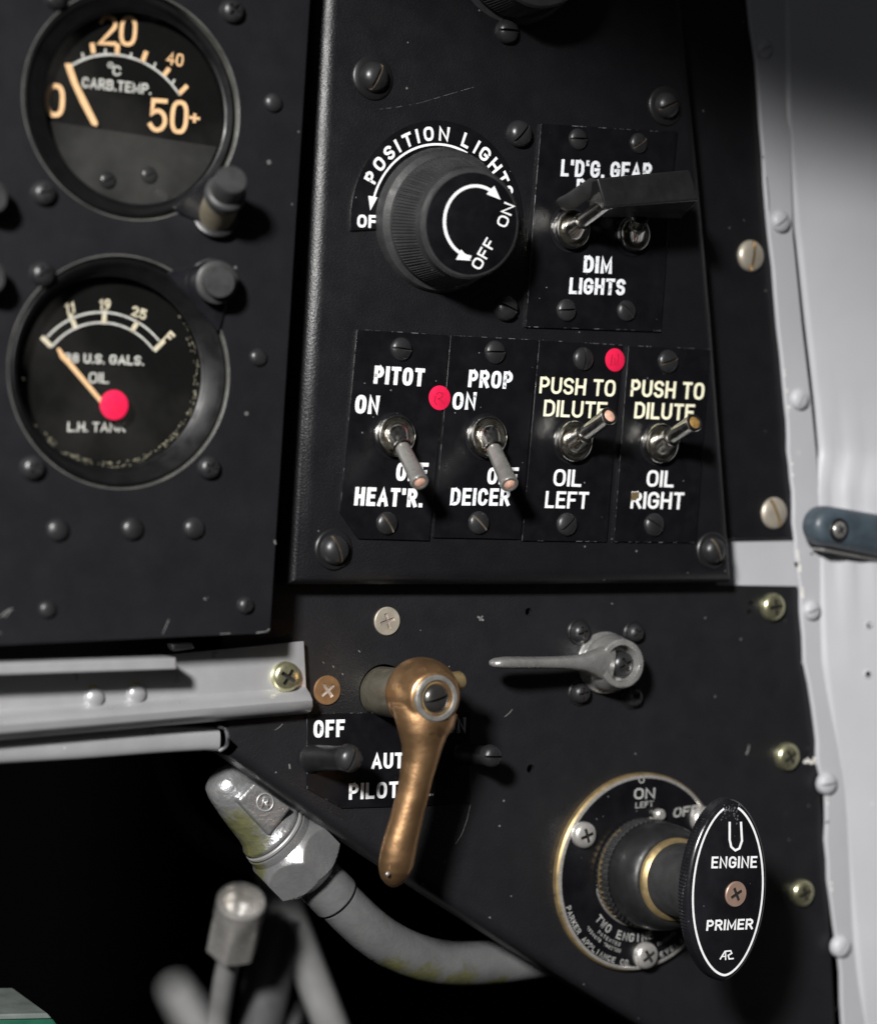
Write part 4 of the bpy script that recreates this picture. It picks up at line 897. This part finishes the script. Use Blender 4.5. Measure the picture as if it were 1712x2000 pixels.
# flange lettering
word(t, 'fade_shade', 'ON', (1237, 1561), (1278, 1560), 21.5, 2.5, .05, .17, .14); word(t, 'fade_shade', 'LEFT', (1240, 1579), (1275, 1575), 11.5, 2.5, .05, .16, .16); word(t, 'fade_shade', 'OFF', (1313, 1597), (1361, 1591), 19, 2.5, .15, .17, .14)
FZ = V(FC.x, FC.y, 2.5)
def ring_text(s_, a0, a1, R, h_, th=.17, wd=.62):
    n = len(s_); mb = MB()
    arc_text(mb, [(c_, a0 + (a1 - a0) * i / (n - 1), wd if c_ != 'I' else th) for i, c_ in enumerate(s_) if c_ not in ' '], FZ, R, h_, th, True)
    part('lettering', mb, M['fade_shade'], t, flat=True)
ring_text('PARKER APPLIANCE CO.', 249, 184, Rf * .94, Rf * .058, .16, .72)
ring_text('CLEVELAND', 168, 134, Rf * .93, Rf * .058, .16, .72)
ring_text('TWO ENGINE', 227, 166, Rf * .70, Rf * .085, .16, .72)
ring_text('PATENTED', 219, 197, Rf * .765, Rf * .036, .16, .7)
ring_text('1934678 1982100', 229, 195, Rf * .825, Rf * .036, .16, .66)
ring_text('PATENTS', 160, 144, Rf * .80, Rf * .036, .16, .7)
mb = MB(); stroke_px(mb, [(1252 + 5 * cos(a * pi / 6), 1523 + 6 * sin(a * pi / 6)) for a in range(12)], 2, 2.5, closed=True); part('engraved_dot', mb, M['fade_shade'], t, flat=True)
mb = MB(); mb.lathe(pix(1284, 1590, 2.5), Z3, [(1.7, 0), (1.7, 1.6), (1.2, 2.2), (0, 2.2)], 24); part('stop_pin', mb, M['bright'], t)
# ================================================================== bracket, rail and tubes at the lower left
t = thing('bracket', 'long silver painted bracket rail below the gauge panel with rolled lip', 'bracket', pix(300, 1350, 3))
sec_r = [(592, 1252, 2.6), (597, 1343, 2.6), (600, 1350, 3.4), (605, 1357, 5.8), (609, 1367, 7), (610, 1377, 6.6), (606, 1386, 4.6), (600, 1390, 1)]
sec_l = [(-60, 1318, 2.6), (-60, 1392, 2.6), (-60, 1399, 3.4), (-60, 1408, 6), (-60, 1420, 7.4), (-60, 1433, 7), (-60, 1443, 4.6), (-60, 1447, 1)]
sec_l = [(a[0] - 600, a[1] + (a[1] - b[1]) * .92, a[2]) for a, b in zip(sec_l, sec_r)]
rows = []
for i in range(25):
    f = i / 24; rows.append([pix(*a).lerp(pix(*b), f) for a, b in zip(sec_l, sec_r)])
mb = MB(); mb.grid(rows, closed=False); part('channel', mb, M['alum'], t, solid=1.1, ang=50, bevel=.2)
mb = MB(); mb.prism(P2([(-660, 1316), (345, 1284), (346, 1308), (-660, 1340)], 15), 3.4, 15); part('ledge', mb, M['alum'], t, bevel=.5, seg=3)
screw(t, 556, 1321, 3.2, 30, 60, 'pan_cross', 'zinc', 'slot')
for x, y in ((184, 1363), (266, 1355)): screw(t, x, y, 3.2, 20, 0, 'dome_none', 'alum', 'alum', squash=1.3)
mb = MB()
for x, y in ((182, 1343), (264, 1336), (186, 1383), (262, 1374)): marks(t, 'primer_patch', 'chromate', [([(x - 9, y), (x, y - 2), (x + 9, y + 1)], 7)], 3.2)
mb = MB(); q = [pix(-660, 1494, -4), pix(150, 1454, -4), pix(300, 1445, -4), pix(395, 1442, -4), pix(421, 1443, -4)]
dv = (q[-1] - q[0]).normalized(); upv = Z3.cross(dv)
mb.loft([(p, upv, Z3, mm(r, 200, 1450, -4), 3.2) for p, r in zip(q, (31, 29, 27, 24, 24))], 28, 3)
single('rail_tube', mb, M['alum'], 'grey painted rounded rail ending just left of the lower panel', 'rail', q[2], ang=50)
mb = MB(); mb.tube([pix(424, 1418, 0), pix(440, 1424, 0), pix(445, 1442, -.5), pix(441, 1458, -1), pix(428, 1466, -2)], .55, 10)
single('edge_clip', mb, M['edge'], 'thin dark bent clip at the end of the grey rail', 'clip', pix(440, 1440, 0))
mb = MB(); mb.prism(P2([(334, 1258), (376, 1256), (380, 1266), (340, 1272)], 8), 5, 8)
single('hinge_tab', mb, M['alum'], 'small grey tab just under the gauge panel edge above the bracket', 'tab', pix(357, 1264, 8), bevel=.3)
# hose fitting
WF = -18.0
t = thing('pipe_fitting', 'silver painted elbow fitting with hex nut joined to a curved pipe', 'pipe fitting', pix(620, 1670, WF))
O0 = pix(531, 1625, WF); O1 = pix(669, 1767, WF); ax = (O1 - O0).normalized(); k = (O1 - O0).length / hypot(669 - 531, 1767 - 1625)    # mm per pixel along the axis
u = mm(1, 600, 1690, WF)
mb = MB(); mb.lathe(O0, ax, [(0, -150 * k), (22 * u, -149 * k), (34 * u, -143 * k), (41 * u, -128 * k), (45 * u, -108 * k), (50 * u, -80 * k), (53 * u, -55 * k), (56 * u, -30 * k), (60 * u, -14 * k), (65 * u, -9 * k), (67 * u, -4 * k), (65 * u, -1 * k), (62 * u, 0)], 56)
part('elbow_body', mb, M['cast'], t, ang=60)
mb = MB(); mb.lathe(O0, ax, [(67 * u, 1.5 * k), (68.5 * u, 3 * k), (68.5 * u, 7 * k), (67 * u, 8.5 * k)], 56, cap0=True, cap1=True); part('washer', mb, M['pipeplain'], t)
hexf = lambda ap: (lambda th: ap / cos(((th + pi / 6 + .35) % (pi / 3)) - pi / 6))
hx = hexf(77 * u)
rows = [(62 * u, 10.5 * k), (70 * u, 11.5 * k), (71 * u, 22 * k)] + [((71 + 21 * q / 14) * u, (24 + 28 * q / 14) * k) for q in range(15)] + [(92 * u, 84 * k)] + [((92 - 20 * q / 8) * u, (88 + 16 * q / 8) * k) for q in range(9)] + [(66 * u, 110 * k), (45 * u, 111 * k)]
mb = MB(); mb.lathe(O0, ax, rows, 180, lambda th, r, tt: min(r, hx(th)) if tt > 22 * k else r); part('hex_nut', mb, M['pipe'], t, ang=22)
mb = MB(); mb.lathe(O0, ax, [(49 * u, 112 * k), (49 * u, 178 * k), (46.5 * u, 181 * k)], 48); part('sleeve', mb, M['pipe'], t)
mb = MB(); mb.prism(P2([(464, 1563), (497, 1529), (570, 1578), (527, 1634)], WF + 9.2), WF, WF + 9.2); bs = part('boss', mb, M['cast'], t, bevel=.8, seg=3)
mb = MB(); wb = WF + 9.2
stroke_px(mb, [(518 + 16 * cos(a * pi / 12), 1567 + 17 * sin(a * pi / 12)) for a in range(24)], 3.2, wb, closed=True)
stroke_px(mb, [(512, 1576), (516, 1557), (524, 1560), (523, 1567), (514, 1568)], 3.2, wb, off=.07); stroke_px(mb, [(518, 1568), (525, 1577)], 3.2, wb, off=.09)
mk = part('cast_mark', mb, M['pipeplain'], bs); finish(mk, 0, .3)
mb = MB()
pth = [(662, 1760), (690, 1788), (728, 1822), (775, 1852), (830, 1873), (890, 1882), (960, 1880), (1040, 1870), (1140, 1852)]
mb.tube([pix(x, y, WF - (0 if x < 700 else min(8, (x - 700) * .03))) for x, y in pth], 45 * u, 40)
part('pipe', mb, M['pipe'], t, ang=60)
# loose tube with flared nut, deeper in
WT = -105.0
t = thing('flare_nut_tube', 'blurred silver tube end with open hex flare nut standing upright', 'tube', pix(420, 2010, WT - 20))
c0 = pix(472, 1757, WT); c1 = pix(453, 1850, WT - 13); ax = (c0 - c1).normalized(); u2 = mm(1, 470, 1800, WT); Ln = (c0 - c1).length
hx2 = hexf(46 * u2)
mb = MB(); mb.lathe(c1, ax, [(30 * u2, -Ln * .12), (42 * u2, -Ln * .06), (52 * u2, 0), (52 * u2, Ln * .6), (49 * u2, Ln * .66), (49 * u2, Ln * .96), (46 * u2, Ln), (40 * u2, Ln), (36 * u2, Ln * .95), (32 * u2, Ln * .7), (14 * u2, Ln * .55), (0, Ln * .54)], 60, lambda th, r, tt: min(r, hx2(th)) if tt < Ln * .62 and r > 40 * u2 else r); part('flare_nut', mb, M['bright'], t, ang=25)
mb = MB(); mb.tube([c1 - ax * 1, pix(437, 1920, WT - 24), pix(420, 2030, WT - 40)], 22 * u2, 24); part('tube', mb, M['pipeplain'], t)
def tube1(label, pts, r, mat, n='background_tube'):
    mb = MB(); mb.tube([pix(*p) for p in pts], r, 24); single(n, mb, M[mat], label, 'tube', pix(*pts[-1]), 'blurred tubes deep below the panel', ang=60)
tube1('blurred light grey tube passing down behind the hex nut', [(530, 1700, -150), (568, 1800, -150), (602, 1890, -150), (660, 2040, -150)], mm(34, 590, 1850, -150), 'pipeplain')
tube1('dark grey tube between the flare nut tube and the light grey tube', [(545, 1790, -150), (525, 1900, -150), (500, 2040, -150)], mm(46, 520, 1900, -150), 'darktube')
mb = MB(); fp = [pix(338, 1925, 225), pix(378, 1990, 225), pix(450, 2110, 225)]; mb.tube(fp, [mm(17, 350, 1950, 225), mm(25, 380, 1990, 225), mm(30, 420, 2040, 225)], 24)
single('foreground_lever', mb, M['pipeplain'], 'very blurred pale rod end close to the viewer at the bottom left', 'lever', fp[-1], ang=60)
tube1('short pale tube at the bottom edge between the darker tubes', [(598, 1962, -210), (580, 2005, -210), (562, 2060, -210)], mm(17, 590, 1990, -210), 'pipeplain')
M['cable'] = material('dim_black_cable', (.007, .007, .007), .7)
tube1('barely visible black cable curving in the dark opening below the rail', [(300, 1440, -170), (336, 1558, -170), (372, 1612, -170), (424, 1656, -170), (500, 1690, -170)], 4.5, 'cable', 'black_cable')
M['boxedge'] = material('grey_green_edge', (.13, .15, .14), .5, var=.2)
t = thing('green_box', 'corner of a green box with pale top edge at the bottom left', 'box', pix(40, 2050, -40))
mb = MB(); mb.prism(P2([(-80, 1994), (104, 1990), (134, 2030), (150, 2100), (-80, 2100)], -40), -70, -40); part('box_body', mb, M['green'], t, bevel=.5)
mb = MB(); mb.prism(P2([(-80, 1982), (92, 1978), (102, 1989), (-80, 1993)], -40), -70, -39.5); part('top_edge', mb, M['boxedge'], t, bevel=.4)
# ================================================================== blue strap at the right
t = thing('blue_strap', 'slate blue rounded metal strap end screwed over the white frame at right', 'strap', pix(1640, 1035, 8))
q = []
for a in range(90, 271, 12): q.append((1631 + 36 * cos(radians(a)), 1029 - 40 * sin(radians(a))))
poly = [(2150, 1076)] + q + [(2150, 1178)]
mb = MB(); mb.rounded(P2(poly, 13), 6, 13, 3.6); part('strap', mb, M['blue'], t, ang=50)
mb = MB(); mb.prism(P2([(1622, 1072), (2150, 1178), (2150, 1186), (1622, 1076)], 12), 3, 9.1); part('lower_edge', mb, M['steel'], t)
screw(t, 1637, 1035, 13, 17, 35, 'dome_cross', 'steel', 'slot', washer=23)
# unseen block, added and shaped so its edge shades the top right corner
cp = [(-345, 248), (-208, 213), (-136, 201), (-40, 187), (-40, 300), (-345, 300)]
mb = MB(); mb.prism(cp, 1, 237)
single('shade_block', mb, M['panel'], 'added unseen black block above the panel that shades the top right', 'light blocker', V(-190, 250, 1))
